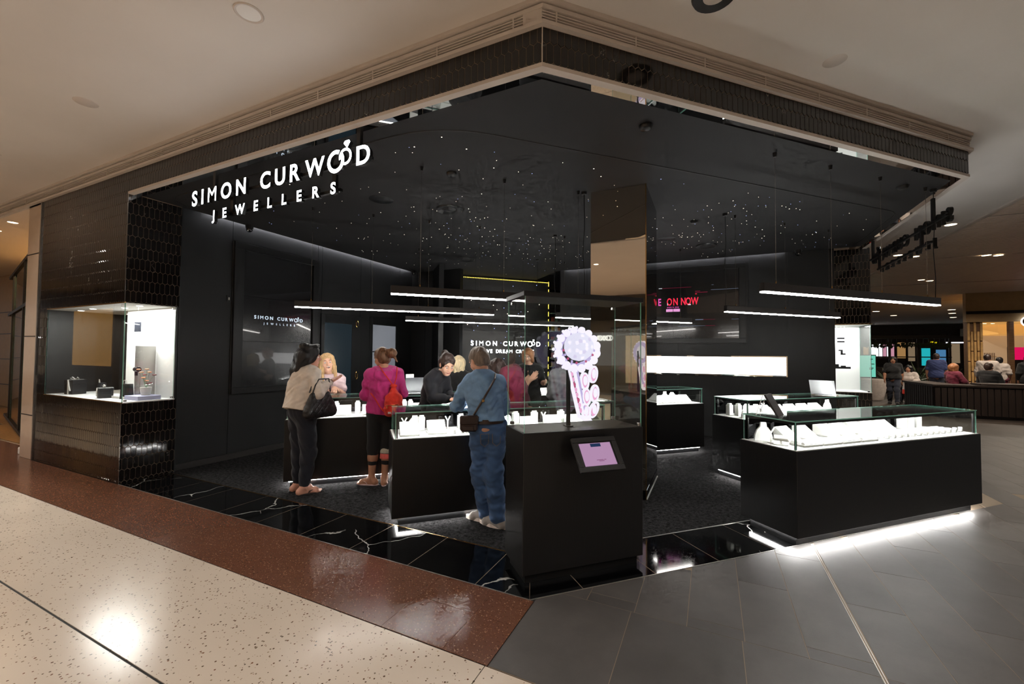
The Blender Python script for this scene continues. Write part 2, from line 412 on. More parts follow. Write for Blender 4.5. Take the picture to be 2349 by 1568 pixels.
# grey stone tiles outside the right front
def outside(poly):
    p = clip_poly(poly, (-S2, S2), -.006)          # right of the shop line
    p = clip_poly(p, (-1, 0), -.034) if p else p
    return p
def grey(x0, x1, y0, y1, k):
    p = shrink_rect(x0, x1, y0, y1, .0018)
    if y0 < 3.4: p = outside(p)
    elif x1 < 3.6: return
    if len(p) > 2 and area(p) > .004: slab('stone_tile', floor, p, -.012, 0, ('grey_tile', 'grey_tile_b')[k % 2])
for i, (x0, x1) in enumerate([(.033, .6), (.6, 1.19), (1.19, 1.783), (1.803, 2.39), (2.39, 2.98), (2.98, 3.57), (3.57, 4.16), (4.16, 4.75), (4.75, 5.34)]):
    grey(x0, x1, -.61, .16, i)
for k in range(0, 26):
    x0 = .033 + .2925 * k + (.018 if k >= 6 else 0); x1 = x0 + .2925
    y = .16; nxt = .26 if k % 2 else .85
    n = 0
    while y < 9.2:
        y1 = min(nxt, 9.2); grey(x0, x1, y, y1, k + n); y = y1; nxt += 1.17; n += 1
mb = MB()
for x in (1.786, 1.798): mb.box(x - .002, x + .002, -.61, 1.77, -.012, .0006, 'joint_metal')
mb.build('expansion_joint', floor)
far = MB(); far.prism([(3.62, 9.2), (7.66, 9.2), (7.66, .16), (5.34, .16), (5.34, -.61), (60, -.61), (60, 80), (3.62, 80)], -.012, 0, 'far_floor'); far.build('stone_paving', floor)
# black marble border
tr = MB()
IN = .52
mit = (-.207 * IN / .5, IN)
jx = [-5.2, -5.02, -4.44, -3.87, -3.285, -2.71, -2.13, -1.555, -.975, -.40, 0]
for a, b in zip(jx, jx[1:]):
    p = [(a + .003, .004), (b - .003, .004), (b - .003 if b < 0 else mit[0] - .002, IN - .004), (a + .003, IN - .004)]
    slab('marble_tile', floor, p, -.012, .0, 'black_marble')
slab('grout_bed', floor, [(-5.2, .0), (0, 0), mit, (-5.2, IN)], -.012, -.0012, 'tile_grout')
ja = [0, .385, .97, 1.55, 2.12, 2.71, 3.29, 3.87, 4.45, 4.84]
for a, b in zip(ja, ja[1:]):
    def q(a_, b_): v = AB(a_, b_); return (v.x, v.y)
    p = [q(a + .003, .004), q(b - .003, .004), q(b - .003, IN - .004), q(a + .003 if a > 0 else .2155 + .002, IN - .004)]
    slab('marble_tile', floor, p, -.012, .0, 'black_marble')
slab('grout_bed', floor, [(0, 0), tuple(AB(4.84, 0)[:2]), tuple(AB(4.84, IN)[:2]), mit], -.012, -.0012, 'tile_grout')
slab('grout_bed', floor, [(.034, .036), (.034, -.61), (7.66, -.61), (7.66, 9.2), (3.62, 9.2), (3.62, 3.58)], -.012, -.0012, 'tile_grout')
# carpet inside
cp = [(-5.25, IN), mit, (AB(4.84, IN).x, AB(4.84, IN).y), (3.5, 6.6), (3.0, 7.3), (-6, 8.5), (-5.25, 7)]
slab('carpet', floor, cp, -.012, .002, 'carpet')
mb = MB(); mb.box(-5.2, .0, -.003, .003, -.01, .0012, 'joint_metal'); mb.build('edge_strip', floor)
mb = MB(); mb.box(-5.2, mit[0], IN - .003, IN + .003, -.01, .003, 'brass'); mb.build('edge_strip', floor)
e = MB(); e.box(0, 4.84, -.003, .003, -.01, .0012, 'joint_metal'); e.build('edge_strip', floor, rot=(0, 0, math.pi / 4))
e = MB(); e.box(.2155, 4.84, IN - .003, IN + .003, -.01, .003, 'joint_metal'); e.build('edge_strip', floor, rot=(0, 0, math.pi / 4))

# --- mall ceiling
c = MB(); c.box(-30, 5.1, -25, 60, MZ, MZ + .1, 'plaster'); c.box(5.1, 40, -25, 5.2, MZ, MZ + .1, 'plaster')
ceiling = struct(c, 'ceiling')

# --- picket tiles: elongated hexagons, each with its own edges
TW, TP, TG, TT = .053, .132, .0042, .018
TH = (TP + TT - TG) / 2; THW = (TW - TG) / 2; TD = .004
HEX = [(0, TH), (-THW, TH - TT), (-THW, -TH + TT), (0, -TH), (THW, -TH + TT), (THW, TH - TT)]
def hexmesh(poly, jit=0.):
    mb = MB(); n = len(poly)
    inn = []
    cx = sum(p[0] for p in poly) / n; cz = sum(p[1] for p in poly) / n
    for x, z in poly:
        d = math.hypot(x - cx, z - cz); k = 1 - .0016 / max(d, .004); inn.append((cx + (x - cx) * k, cz + (z - cz) * k))
    P = [(x, 0, z) for x, z in poly] + [(x, -TD * .7, z) for x, z in poly] + [(x, -TD, z) for x, z in inn]
    F = [tuple(range(2 * n, 3 * n))]
    for r in (0, 1):
        for i in range(n): F.append((r * n + i, r * n + (i + 1) % n, (r + 1) * n + (i + 1) % n, (r + 1) * n + i))
    mb.poly(P, F, 'picket_tile'); return mb
FULL_TILE = hexmesh(HEX).mesh('tile')
def tile_wall(parent, origin, rotz, u0, u1, v0, v1, holes=(), single=lambda u, v: True, u_start=0., row0=3.59):
    """picket tiles on a vertical face; local x along the wall, front to -y. single(u, v): tile is an object of its own"""
    rest = MB(); nrest = 0; q = Matrix.Rotation(rotz, 3, 'Z'); o = Vector(origin)
    r0 = math.floor((v0 - row0) / TP) - 1; r1 = math.ceil((v1 - row0) / TP) + 1
    for r in range(r0, r1 + 1):
        cz = row0 + (r + .5) * TP; off = u_start + (TW / 2 if r % 2 else 0)
        k0 = math.floor((u0 - off) / TW) - 1; k1 = math.ceil((u1 - off) / TW) + 1
        for k in range(k0, k1 + 1):
            cx = off + k * TW; poly = [(cx + x, cz + z) for x, z in HEX]; n0 = len(poly)
            clipped = [poly]
            for n, c in (((-1, 0), -u0 - TG / 3), ((1, 0), u1 - TG / 3), ((0, -1), -v0), ((0, 1), v1)):
                poly = clip_poly(poly, n, c) if len(poly) > 2 else []
            polys = [poly] if len(poly) > 2 else []
            for hx0, hx1, hz0, hz1 in holes:
                new = []
                for p in polys:
                    if max(a for a, b in p) <= hx0 or min(a for a, b in p) >= hx1 or max(b for a, b in p) <= hz0 or min(b for a, b in p) >= hz1: new.append(p); continue
                    for n, c in (((1, 0), hx0), ((-1, 0), -hx1)):
                        t = clip_poly(p, n, c)
                        if len(t) > 2: new.append(t)
                    t = clip_poly(clip_poly(p, (-1, 0), -hx0), (1, 0), hx1)
                    if len(t) > 2:
                        for n, c in (((0, 1), hz0), ((0, -1), -hz1)):
                            s = clip_poly(t, n, c)
                            if len(s) > 2: new.append(s)
                polys = new
            for p in polys:
                if area(p) < 6e-5: continue
                jit = (rnd.uniform(-.006, .006), rnd.uniform(-.006, .006))
                ax = sum(a for a, b in p) / len(p); az = sum(b for a, b in p) / len(p)
                if single(ax, az):
                    full = len(p) == 6 and abs(area(p) - area(HEX)) < 1e-7
                    me = FULL_TILE if full else hexmesh([(a - ax, b - az) for a, b in p]).mesh('tile')
                    pos = o + q @ Vector((cx if full else ax, 0, cz if full else az))
                    link('tile', me, parent, pos, (jit[0], 0, rotz + jit[1]))
                else:
                    h = hexmesh([(a - ax, b - az) for a, b in p])
                    h.v = [tuple(q @ Vector((ax + x, y + x * jit[1] - z * jit[0], az + z)) + o) for x, y, z in h.v]
                    rest.poly(h.v, h.f, 'picket_tile'); nrest += 1
    if nrest: tag(rest.build('tile_field', parent), kind='stuff')

# --- fascia bulkhead round the shop: left run along x, right run at 45 degrees, end run along y
FB = -.045; CX = .064                                      # right face stands at b = FB; the two faces meet at x = CX
FE = 4.86                                                  # end of the right run (a)
def q2(a, b): v = AB(a, b); return (v.x, v.y)
A0 = CX * S2
END = q2(FE, FB)
core = MB()
core.prism([(-7.64, .006), (CX - .003, .006), q2(A0 + .004, FB + .006), (END[0] - .006, END[1] + .003), (END[0] - .006, 6.9), (END[0] - .16, 6.9), (END[0] - .16, END[1] + .07), q2(A0 + .07, FB + .17), (-7.64, .17)], 3.44, MZ, 'grout')
fascia = struct(core, 'wall_fascia')
tile_wall(fascia, (0, .006, 0), 0, -5.2, CX - .002, 3.447, 3.686, single=lambda u, v: u > -3.4)
tile_wall(fascia, (0, .006, 0), 0, -7.63, -5.2, 3.432, 3.686, single=lambda u, v: False)
oR = AB(0, FB + .006)
tile_wall(fascia, oR, math.pi / 4, A0 + .004, FE - .002, 3.447, 3.686, single=lambda u, v: u < 3.0, u_start=A0 + .004 + TW / 2)
tile_wall(fascia, (END[0] - .006, 0, 0), math.pi / 2, END[1], 6.9, 3.447, 3.686, single=lambda u, v: False)
def run_bar(name, parent, z0, z1, out, m, back=.0, xl=-7.64, endrun=True, c=0.):
    """bar that follows the fascia: left run, right run and end run as three mitred lengths"""
    def offs(d):   # front line corner for outward offset d
        x = CX + d * math.tan(math.radians(22.5)); return (x, -d)
    a, b = offs(out), offs(-back)
    ea, eb = (END[0] + out, END[1] - out * math.tan(math.radians(22.5))), (END[0] - back, END[1] + back * math.tan(math.radians(22.5)))
    for poly in ([(xl, -out), a, b, (xl, back)], [a, ea, eb, b]) + (([ea, (END[0] + out, 6.9), (END[0] - back, 6.9), eb],) if endrun else ()):
        slab(name, parent, poly, z0, z1, m)
run_bar('bottom_trim', fascia, 3.420, 3.447, .006, 'plaster_trim', back=.05, xl=-5.2)
run_bar('mirror_reveal', fascia, 3.424, 3.44, -.05, 'mirror', back=.12, xl=-5.2)
run_bar('top_trim', fascia, 3.686, 3.712, .035, 'plaster_trim', back=.0, xl=-12)
run_bar('grille_back', fascia, 3.712, 3.80, -.03, 'grille_dark', back=.05, xl=-12, endrun=False)
for z in (3.722, 3.742, 3.762, 3.782):
    run_bar('grille_slat', fascia, z, z + .008, .012, 'plaster_trim', back=.03, xl=-12, endrun=False)
mull = MB(); mull.box(-.006, .006, -.014, .03, 3.712, 3.80, 'plaster_trim'); mme = mull.mesh('grille_mullion')
for k in range(24): link('grille_mullion', mme, fascia, (-.14 - .62 * k, 0, 0))
for k in range(8): v = AB(.14 + .62 * k, FB); link('grille_mullion', mme, fascia, (v.x, v.y, 0), (0, 0, math.pi / 4))
slab('grille_end', fascia, [(-.07, -.014), (CX, -.014), (CX, .03), (-.07, .03)], 3.712, 3.80, 'plaster_trim')
run_bar('cornice', fascia, 3.80, 3.828, .02, 'plaster_trim', back=.05, xl=-12)
run_bar('cornice', fascia, 3.828, 3.842, -.0, 'plaster_trim', back=.05, xl=-12)
run_bar('cornice', fascia, 3.842, MZ, .035, 'plaster_trim', back=.05, xl=-12)
# metal angle on the corner
link('corner_trim', (lambda m_: (m_.box(-.003, .003, -.003, .003, 3.447, 3.686, 'plaster_trim'), m_.mesh('corner_trim'))[1])(MB()), fascia, (CX, -.001, 0))

# --- shop ceiling: black board with a light slot along the back walls
sp = MB()
sp.prism([(-5.17, .12), (.0, .12), q2(A0 + .06, FB + .13), (END[0] - .12, END[1] + .05), (END[0] - .12, 6.42), (-2.05, 6.42), (-3.9, 8.2), (-5.17, 6.9)], SZ, SZ + .06, 'soffit_black')
shopceil = struct(sp, 'ceiling_shop')
lid = MB(); lid.prism([(-5.5, .3), (.2, .3), (3.1, 3.4), (3.1, 7.4), (-2, 9), (-5.5, 9)], SZ + .17, SZ + .2, 'black_frame'); lid.build('ceiling_lid', shopceil)
# shadow-line groove with rounded corners
pts = []
def arc(c, r, a0, a1, n=8): return [(c[0] + r * math.cos(math.radians(a0 + (a1 - a0) * i / n)), c[1] + r * math.sin(math.radians(a0 + (a1 - a0) * i / n))) for i in range(n + 1)]
pts = arc((-4.75, .62), .33, 180, 270) + [(-1.75, .29)] + arc((-1.45, 1.45), 1.16, 272, 315, 6) + [(1.2, 2.45)] + arc((2.75, 4.72), .5, 315, 360, 6) + [(3.25, 5.9), (3.22, 6.2)]
mb = MB(); mb.tube([(x, y, SZ) for x, y in pts], .007, 'black_frame', 6); mb.build('shadow_groove', shopceil)
mb = MB(); mb.tube([(x + .02 * 0, y + .016, SZ + .001) for x, y in pts], .003, 'housing', 6); mb.build('groove_edge', shopceil)

# --- black walls
wl = MB(); wl.box(-5.45, -5.262, .565, 7.2, 0, SZ + .17, 'black_frame')
wall_left = struct(wl, 'wall_left')
for y0, y1 in [(.565, 1.24), (2.71, 2.80), (3.72, 3.98), (4.88, 5.30)]:
    bpart('wall_panel', wall_left, -5.262, -5.25, y0 + .003, y1 - .003, .09, SZ + .16, 'black_wall')
bpart('wall_panel', wall_left, -5.262, -5.25, 1.243, 2.707, 3.19, SZ + .16, 'black_wall')
bpart('wall_panel', wall_left, -5.262, -5.25, 1.243, 2.707, .09, .93, 'black_wall')
bpart('wall_panel', wall_left, -5.262, -5.25, 2.803, 3.717, 2.26, SZ + .16, 'black_wall')
bpart('wall_panel', wall_left, -5.262, -5.25, 3.983, 4.877, 2.30, SZ + .16, 'black_wall')
bb = MB(); bb.box(-5.262, -5.244, .56, 2.8, 0, .085, 'housing', .004); struct(bb, 'baseboard_left')
wb = MB(); wb.box(-5.45, -3.93, 5.312, 5.42, 0, SZ + .17, 'black_frame')
wall_back = struct(wb, 'wall_back')
for x0, x1 in [(-5.25, -4.86), (-4.86, -4.40), (-4.40, -3.93)]:
    bpart('wall_panel', wall_back, x0 + .002, x1 - .002, 5.30, 5.312, 0, SZ + .16, 'black_wall')
wr = MB(); wr.box(-2.03, 3.0, 6.512, 6.65, 0, SZ + .17, 'black_frame')
wall_right = struct(wr, 'wall_right')
for i in range(8):
    x0 = -2.03 + .62 * i
    bpart('wall_panel', wall_right, x0 + .002, min(x0 + .618, 2.955), 6.50, 6.512, 0, SZ + .16, 'black_wall')
# cove strips hidden above the ceiling edge, washing the walls
emat('led_cove', (.92, .93, 1, 1), 45.)
cv = MB(); cv.box(-5.175, -5.165, .9, 5.25, SZ + .07, SZ + .09, 'led_cove'); cv.build('cove_strip', shopceil)
cv = MB(); cv.box(-5.15, -3.95, 5.225, 5.235, SZ + .07, SZ + .09, 'led_cove'); cv.build('cove_strip', shopceil)
cv = MB(); cv.box(-1.95, 2.25, 6.425, 6.435, SZ + .07, SZ + .09, 'led_cove'); cv.build('cove_strip', shopceil)

# --- feature niche at 45 degrees between the two back walls
fw = MB()
fw.box(.55, 3.75, 7.26, 7.36, 0, SZ + .17, 'black_frame'); fw.box(.45, .55, 6.2, 7.36, 0, SZ + .17, 'black_frame'); fw.box(3.75, 3.85, 5.9, 7.36, 0, SZ + .17, 'black_frame')
niche = fw.build('wall_feature', rot=(0, 0, math.pi / 4)); niche['kind'] = 'structure'

# --- left pier with its display window
pl_ = MB()
pl_.box(-7.63, -5.206, .006, .56, 0, .935, 'grout'); pl_.box(-7.63, -5.206, .006, .56, 2.14, 3.44, 'grout'); pl_.box(-7.63, -7.335, .006, .56, .935, 2.14, 'grout')
pierL = struct(pl_, 'wall_left_pier')
WL = (-7.325, -5.0, .945, 2.128)
tile_wall(pierL, (0, .006, 0), 0, -7.63, -5.2, 0.0, 3.432, holes=[WL], single=lambda u, v: False)
sid = lambda u, v: True
tile_wall(pierL, (-5.206, 0, 0), math.pi / 2, 0.002, .56, 0, .945, single=sid)
tile_wall(pierL, (-5.206, 0, 0), math.pi / 2, 0.002, .56, 2.128, 3.43, single=sid)
for z0, z1 in ((0, .945), (2.128, 3.43)):
    bpart('corner_trim', pierL, -5.206, -5.2, -.001, .004, z0, z1, 'steel')
bpart('end_trim', pierL, -7.66, -7.63, -.012, .05, 0, 3.69, 'steel')
bpart('end_trim', pierL, -5.25, -5.198, .56, .572, 0, 3.43, 'black_frame')
# --- right pier with its display window
pr_ = MB()
pr_.box(2.94, 3.514, 6.606, 7.25, 0, .935, 'grout'); pr_.box(2.94, 3.514, 6.606, 7.25, 2.13, 3.44, 'grout'); pr_.box(2.9, 3.514, 7.25, 7.35, 0, 3.44, 'black_frame')
pierR = struct(pr_, 'wall_right_pier')
tile_wall(pierR, (0, 6.606, 0), 0, 2.94, 3.52, 0, .945, u_start=.01)
tile_wall(pierR, (0, 6.606, 0), 0, 2.94, 3.52, 2.118, 3.43, u_start=.01)
tile_wall(pierR, (3.514, 0, 0), math.pi / 2, 6.6, 7.35, 0, .945, single=lambda u, v: False)
tile_wall(pierR, (3.514, 0, 0), math.pi / 2, 6.6, 7.35, 2.118, 3.43, single=lambda u, v: False)

# ================================================================== FITTINGS
Q45 = math.pi / 4
# --- mirrored column
col = thing('column', 'tall square column clad in bronze and black mirror beside the glass showcase', 'column', (-.2, 2.23, 0))
bpart('core', col, .004, .606, .004, .966, 0, SZ, 'black_frame')
bpart('mirror_panel', col, .0, .608, -.004, .004, .1, SZ - .002, 'bronze_mirror')
bpart('mirror_panel', col, .606, .612, .0, .97, .1, 1.42, 'dark_mirror', label='black mirrored side of the column')
bpart('mirror_panel', col, .606, .612, .0, .97, 1.424, SZ - .002, 'dark_mirror')
bpart('corner_trim', col, .606, .616, -.008, .002, 0, SZ - .002, 'brass')
bpart('skirting', col, -.003, .615, -.007, .972, 0, .1, 'dark_mirror')
bpart('base_trim', col, .612, .622, .0, .97, 0, .012, 'joint_metal')

# --- display counters on the 45-degree grid
def counter(a0, a1, b0, b1, label, props=None, rear='dark_mirror', case=1.):
    t = thing('display_counter', label, 'display counter', AB(a0, b0), Q45, 'glass topped jewellery counters')
    n, d = a1 - a0, b1 - b0; zb, zt, zg = .08, .78, 1.02
    bpart('cabinet', t, 0, n, 0, d, zb, zt, 'counter_wood', .004)
    bpart('toe_kick', t, .062, n - .062, .062, d - .05, 0, zb, 'toe')
    bpart('under_light', t, .05, n - .05, .050, .060, .064, .078, 'led_under', label='white light strip under the cabinet edge')
    bpart('under_light', t, .050, .060, .062, d - .05, .0605, .078, 'led_under')
    bpart('under_light', t, n - .060, n - .050, .062, d - .05, .0605, .078, 'led_under')
    bpart('deck', t, .012, n - .012, .012, d - .012, zt - .002, zt + .004, 'white_deck')
    pane('front_glass', t, .022, n - .022, .022, .030, zt, zg - .01)
    pane('side_glass', t, .022, .030, .031, d - .022, zt, zg - .01)
    pane('side_glass', t, n - .030, n - .022, .031, d - .022, zt, zg - .01)
    pane('top_glass', t, .018, n - .018, .018, d - .018, zg - .009, zg)
    for i in range(2):
        x0 = .034 + i * (n - .068) / 2; bpart('rear_door', t, x0 + .003, x0 + (n - .068) / 2 - .003, d - .034, d - .028, zt + .004, zg - .012, rear)
    bpart('rail', t, .033, n - .033, .033, .052, zg - .034, zg - .013, 'black_metal')
    bpart('rail', t, .033, .048, .052, d - .036, zg - .034, zg - .013, 'black_metal')
    bpart('rail', t, n - .048, n - .033, .052, d - .036, zg - .034, zg - .013, 'black_metal')
    bpart('case_light', t, .05, n - .05, .052, .060, zg - .032, zg - .018, 'led_case', label='bright strip light behind the top rail')
    for x in (.033, n - .046):
        bpart('post', t, x, x + .013, .033, .047, zt, zg - .03, 'black_metal')
    for x in (.05, n - .062):
        bpart('post', t, x, x + .010, d - .046, d - .036, zt, zg - .03, 'black_metal')
    return t
counter(2.30, 4.92, -.06, .485, 'black jewellery counter nearest on the right, standing on the grey tiles')
counter(3.35, 5.40, 1.31, 1.86, 'black jewellery counter with a laptop, second row on the right')
counter(1.85, 4.22, 2.89, 3.44, 'black jewellery counter deep on the right below the wall light box')
counter(-.757, 1.45, 1.387, 1.93, 'black jewellery counter the man in denim leans on')
counter(-1.85, .80, 2.89, 3.44, 'black jewellery counter between the smiling assistant and the pink hoodie')
counter(-.32, 3.0, 4.75, 5.25, 'black jewellery counter at the very back below the wall logo')

# --- white display props inside the counters: one mesh per kind, each prop a thing
def prop_meshes():
    r = {}
    m = MB()   # sloped pad on a flat tray
    m.box(-.09, .09, -.075, .075, 0, .018, 'grey_prop', .003); m.prism([(-.07, .018), (.07, .018), (.07, .115), (.055, .118)], -.085, .085, 'white_prop', 'x'); r['pad'] = m.mesh('pad')
    m = MB()   # low ring tray with three rolls
    m.box(-.11, .11, -.07, .07, 0, .02, 'grey_prop', .003)
    for k in range(3): m.tube([(-.1, -.045 + .045 * k, .024), (.1, -.045 + .045 * k, .024)], .017, 'white_prop', 8)
    r['tray'] = m.mesh('tray')
    m = MB()   # Y stand
    m.box(-.028, .028, -.022, .022, 0, .008, 'white_prop', .002); m.prism([(-.006, .008), (.006, .008), (.006, .085), (.030, .132), (.020, .136), (0, .098), (-.020, .136), (-.030, .132), (-.006, .085)], -.006, .006, 'white_prop', 'y'); r['ystand'] = m.mesh('ystand')
    m = MB()   # ring block with a grey face
    m.box(-.017, .017, -.014, .014, 0, .052, 'white_prop', .004); m.box(-.009, .009, -.0155, -.012, .012, .036, 'grey_prop'); r['block'] = m.mesh('block')
    m = MB()   # necklace bust: shoulders narrowing to a neck, leaning back
    m.prism([(-.075, 0), (.075, 0), (.072, .05), (.055, .095), (.028, .125), (.022, .165), (-.022, .165), (-.028, .125), (-.055, .095), (-.072, .05)], -.012, .012, 'white_prop', 'y'); m.box(-.05, .05, 0, .06, 0, .008, 'white_prop', .002); r['bust'] = m.mesh('bust')
    m = MB()   # square riser with a stepped top
    m.box(-.032, .032, -.032, .032, 0, .135, 'white_prop', .004); m.box(-.022, .022, -.022, .022, .135, .155, 'white_prop', .004); r['riser'] = m.mesh('riser')
    m = MB()   # bangle roll on a stand
    m.box(-.055, .055, -.03, .03, 0, .012, 'white_prop', .003); m.tube([(-.05, 0, .06), (.05, 0, .06)], .024, 'white_prop', 12); m.box(-.008, .008, -.008, .008, .01, .05, 'white_prop'); r['roll'] = m.mesh('roll')
    return r
PROPS = prop_meshes()
PNAME = {'pad': 'necklace_pad', 'tray': 'ring_tray', 'ystand': 'earring_stand', 'block': 'ring_block', 'bust': 'necklace_bust', 'riser': 'display_riser', 'roll': 'bangle_roll'}
PDESC = {'pad': 'white sloped necklace pad', 'tray': 'low white ring tray', 'ystand': 'white Y-shaped stand', 'block': 'tiny white ring block', 'bust': 'white necklace bust', 'riser': 'tall white riser', 'roll': 'white bangle roll on a foot'}
ORD = 'none first second third fourth fifth sixth seventh eighth ninth tenth eleventh twelfth thirteenth fourteenth'.split()
def stock(where, a0, b0, items):
    for kind, a, b, rz in items:
        o = link(PNAME[kind], PROPS[kind], None, AB(a0 + a, b0 + b, .785), (0, 0, Q45 + rz))
        n_ = 1 + sum(1 for q in items if q[0] == kind and (q[1], q[2]) < (a, b)); tag(o, ORD[n_] + ' ' + PDESC[kind] + ' from the left inside ' + where if sum(q[0] == kind for q in items) > 1 else PDESC[kind] + ' inside ' + where, 'jewellery display', PNAME[kind].replace('_', ' ') + 's in ' + where)
wA = 'the nearest right-hand counter'
it = []
for k in range(4): it.append(('tray', .30 + .245 * k, .14, 0))
for k in range(2): it.append(('pad', .36 + .24 * k, .36, .1))
it += [('bust', .13, .41, -.5), ('ystand', .10, .31, -.8), ('roll', .10, .215, -.9)]
for k in range(5): it.append(('pad', .92 + .22 * k, .385, 0))
for k in range(5): it.append(('tray', 1.36 + .245 * k, .215, 0))
for k in range(13): it.append(('block', 1.34 + .098 * k, .11, 0))
for k in range(3): it.append(('riser', 2.15 + .13 * k, .42, 0))
stock(wA, 2.30, -.06, it)
it = []
for k in range(6): it.append(('pad', .42 + .24 * k, .3, 0))
for k in range(4): it.append(('riser', .12 + .08 * k, .38 - .06 * k, 0))
for k in range(5): it.append(('tray', .3 + .26 * k, .14, 0))
it += [('bust', .12, .13, 0), ('bust', 1.83, .3, 0), ('ystand', .75, .42, 0)]
stock('the second row counter on the right', 3.35, 1.31, it)
it = [('riser', 1.62, .3, 0), ('riser', 2.0, .32, 0)]
for k in range(6): it.append(('pad', 1.15 + .2 * k, .2, 0))
for k in range(4): it.append(('bust', 1.2 + .24 * k, .4, 0))
stock('the counter below the light box', 1.85, 2.89, it)
it = []
for k, a in enumerate((.16, .42, .78, 1.1, 1.38, 1.66, 1.9)): it.append(('pad', a, .17 + .03 * (k % 2), 0))
for a in (.13, .56, 1.02, 1.62): it.append(('ystand', a, .36, 0))
for a in (.30, .70, .86, 1.30, 1.52, 1.84): it.append(('riser', a, .38, 0))
for a in (.58, .66): it.append(('block', a, .12, 0))
for a in (.24, 1.2): it.append(('bust', a, .42, 0))
stock("the denim man's counter", -.757, 1.387, it)
it = []
for a in (.35, .62, .92, 1.2, 1.55, 1.9, 2.2): it.append(('pad', a, .2, 0))
for a in (.45, .53, .78, 1.36, 1.44, 1.75): it.append(('riser', a, .36, 0))
for a in (1.05, 2.05, 2.4): it.append(('bust', a, .4, 0))
stock("the smiling assistant's counter", -1.85, 2.89, it)
it = [('pad', .3 + .33 * k, .2, 0) for k in range(8)] + [('riser', .45 + .5 * k, .34, 0) for k in range(5)]
stock('the counter at the very back', -.32, 4.75, it)

# --- tall glass showcase with the illuminated ring
sc_ = thing('glass_showcase', 'tall black pedestal showcase with glass box at the front corner', 'showcase', AB(.01, .15), Q45)
bpart('pedestal', sc_, 0, .96, 0, .37, .065, 1.015, 'counter_wood', .003)
bpart('toe_kick', sc_, .03, .93, .035, .34, 0, .065, 'black_metal')
bpart('cap', sc_, -.006, .966, -.006, .376, 1.95, 1.985, 'counter_wood', .003)
pane('front_glass', sc_, .008, .952, .008, .014, 1.015, 1.95); pane('rear_glass', sc_, .008, .952, .358, .363, 1.015, 1.95)
pane('side_glass', sc_, .008, .013, .015, .355, 1.015, 1.95); pane('side_glass', sc_, .947, .952, .015, .355, 1.015, 1.95)
for x in (.936, .05):
    for z in (1.022, 1.925): bpart('glass_clip', sc_, x - .02, x + .006, .340, .366, z, z + .022, 'steel', .002)
bpart('lock', sc_, .92, .944, .0, .02, 1.018, 1.045, 'steel', .003)
# the ring display: a pole carrying a big luminous ring
emat('holo_white', (.93, .86, 1, 1), 1.12); emat('holo_core', (.86, .82, 1, 1), 1.0); emat('holo_pink', (.95, .45, .72, 1), .95); emat('holo_red', (.75, .14, .30, 1), .7); emat('holo_violet', (.66, .55, .93, 1), .85); emat('holo_lilac', (.80, .72, .97, 1), .95)
rg = thing('ring_display', 'glowing pink and white halo diamond ring on a black pole in the showcase', 'ring display', AB(.49, .33, 1.016), Q45)
bpart('pole', rg, -.062, -.034, -.004, .02, 0, .60, 'black_metal', .003)
bpart('pole_foot', rg, -.075, -.02, -.02, .036, 0, .006, 'black_metal')
HC = (.015, 0, .575)
def gem(name, c, r, m, n=10, k=6, facet=True, par=None): return part(name, par or rg, lambda b: b.ball((c[0], c[1], c[2]), r, m, n, k), smooth=not facet)
cst = gem('centre_stone', (HC[0] + .005, -.03, HC[2] + .02), (.128, .045, .108), 'holo_core', 14, 7)
for k in range(18):   # facets proud of the centre stone
    th = 2 * math.pi * k / 9 + (k > 8) * .35; rr = .045 if k > 8 else .088
    gem('facet', (HC[0] + .005 + rr * math.cos(th), -.062 if k > 8 else -.05, HC[2] + .02 + rr * .85 * math.sin(th)), (.024, .014, .022), ('holo_white', 'holo_lilac', 'holo_white', 'holo_core', 'holo_white')[k % 5], 6, 4, par=cst)
for k in range(16):
    th = 2 * math.pi * k / 16 + .2; big = .034 if math.sin(th) < .2 else .030
    gem('halo_stone', (HC[0] + .165 * math.cos(th), -.02, HC[2] + .145 * math.sin(th)), (big, .03, big), 'holo_white', 8, 6)
for k in range(20):
    th = 2 * math.pi * k / 20; gem('prong', (HC[0] + .192 * math.cos(th), .0, HC[2] + .165 * math.sin(th)), .0125, 'holo_white', 8, 5, False)
for k in range(10):
    th = math.pi + math.pi * (k + .5) / 10; gem('setting_bead', (HC[0] + .13 * math.cos(th), -.04, HC[2] + .01 + .112 * math.sin(th)), .010, ('holo_red', 'holo_violet')[k % 2], 6, 4)
def rail(x0, z0, x1, z1, wd, m, y=0.):
    part('band_rail', rg, lambda b: b.prism([(x0, z0), (x0 + wd, z0), (x1 + wd, z1), (x1, z1)], y - .02, y + .02, m, 'y'))
rail(-.060, .42, .036, .055, .012, 'holo_white'); rail(-.008, .42, .068, .085, .009, 'holo_white'); rail(.006, .43, .072, .12, .018, 'holo_violet', .01)
for k in range(8):
    f = (k + .5) / 8; gem('band_stone', (-.034 + f * .088, -.004, .405 - f * .31), (.016, .012, .02), ('holo_pink', 'holo_pink', 'holo_red')[k % 3], 8, 5)
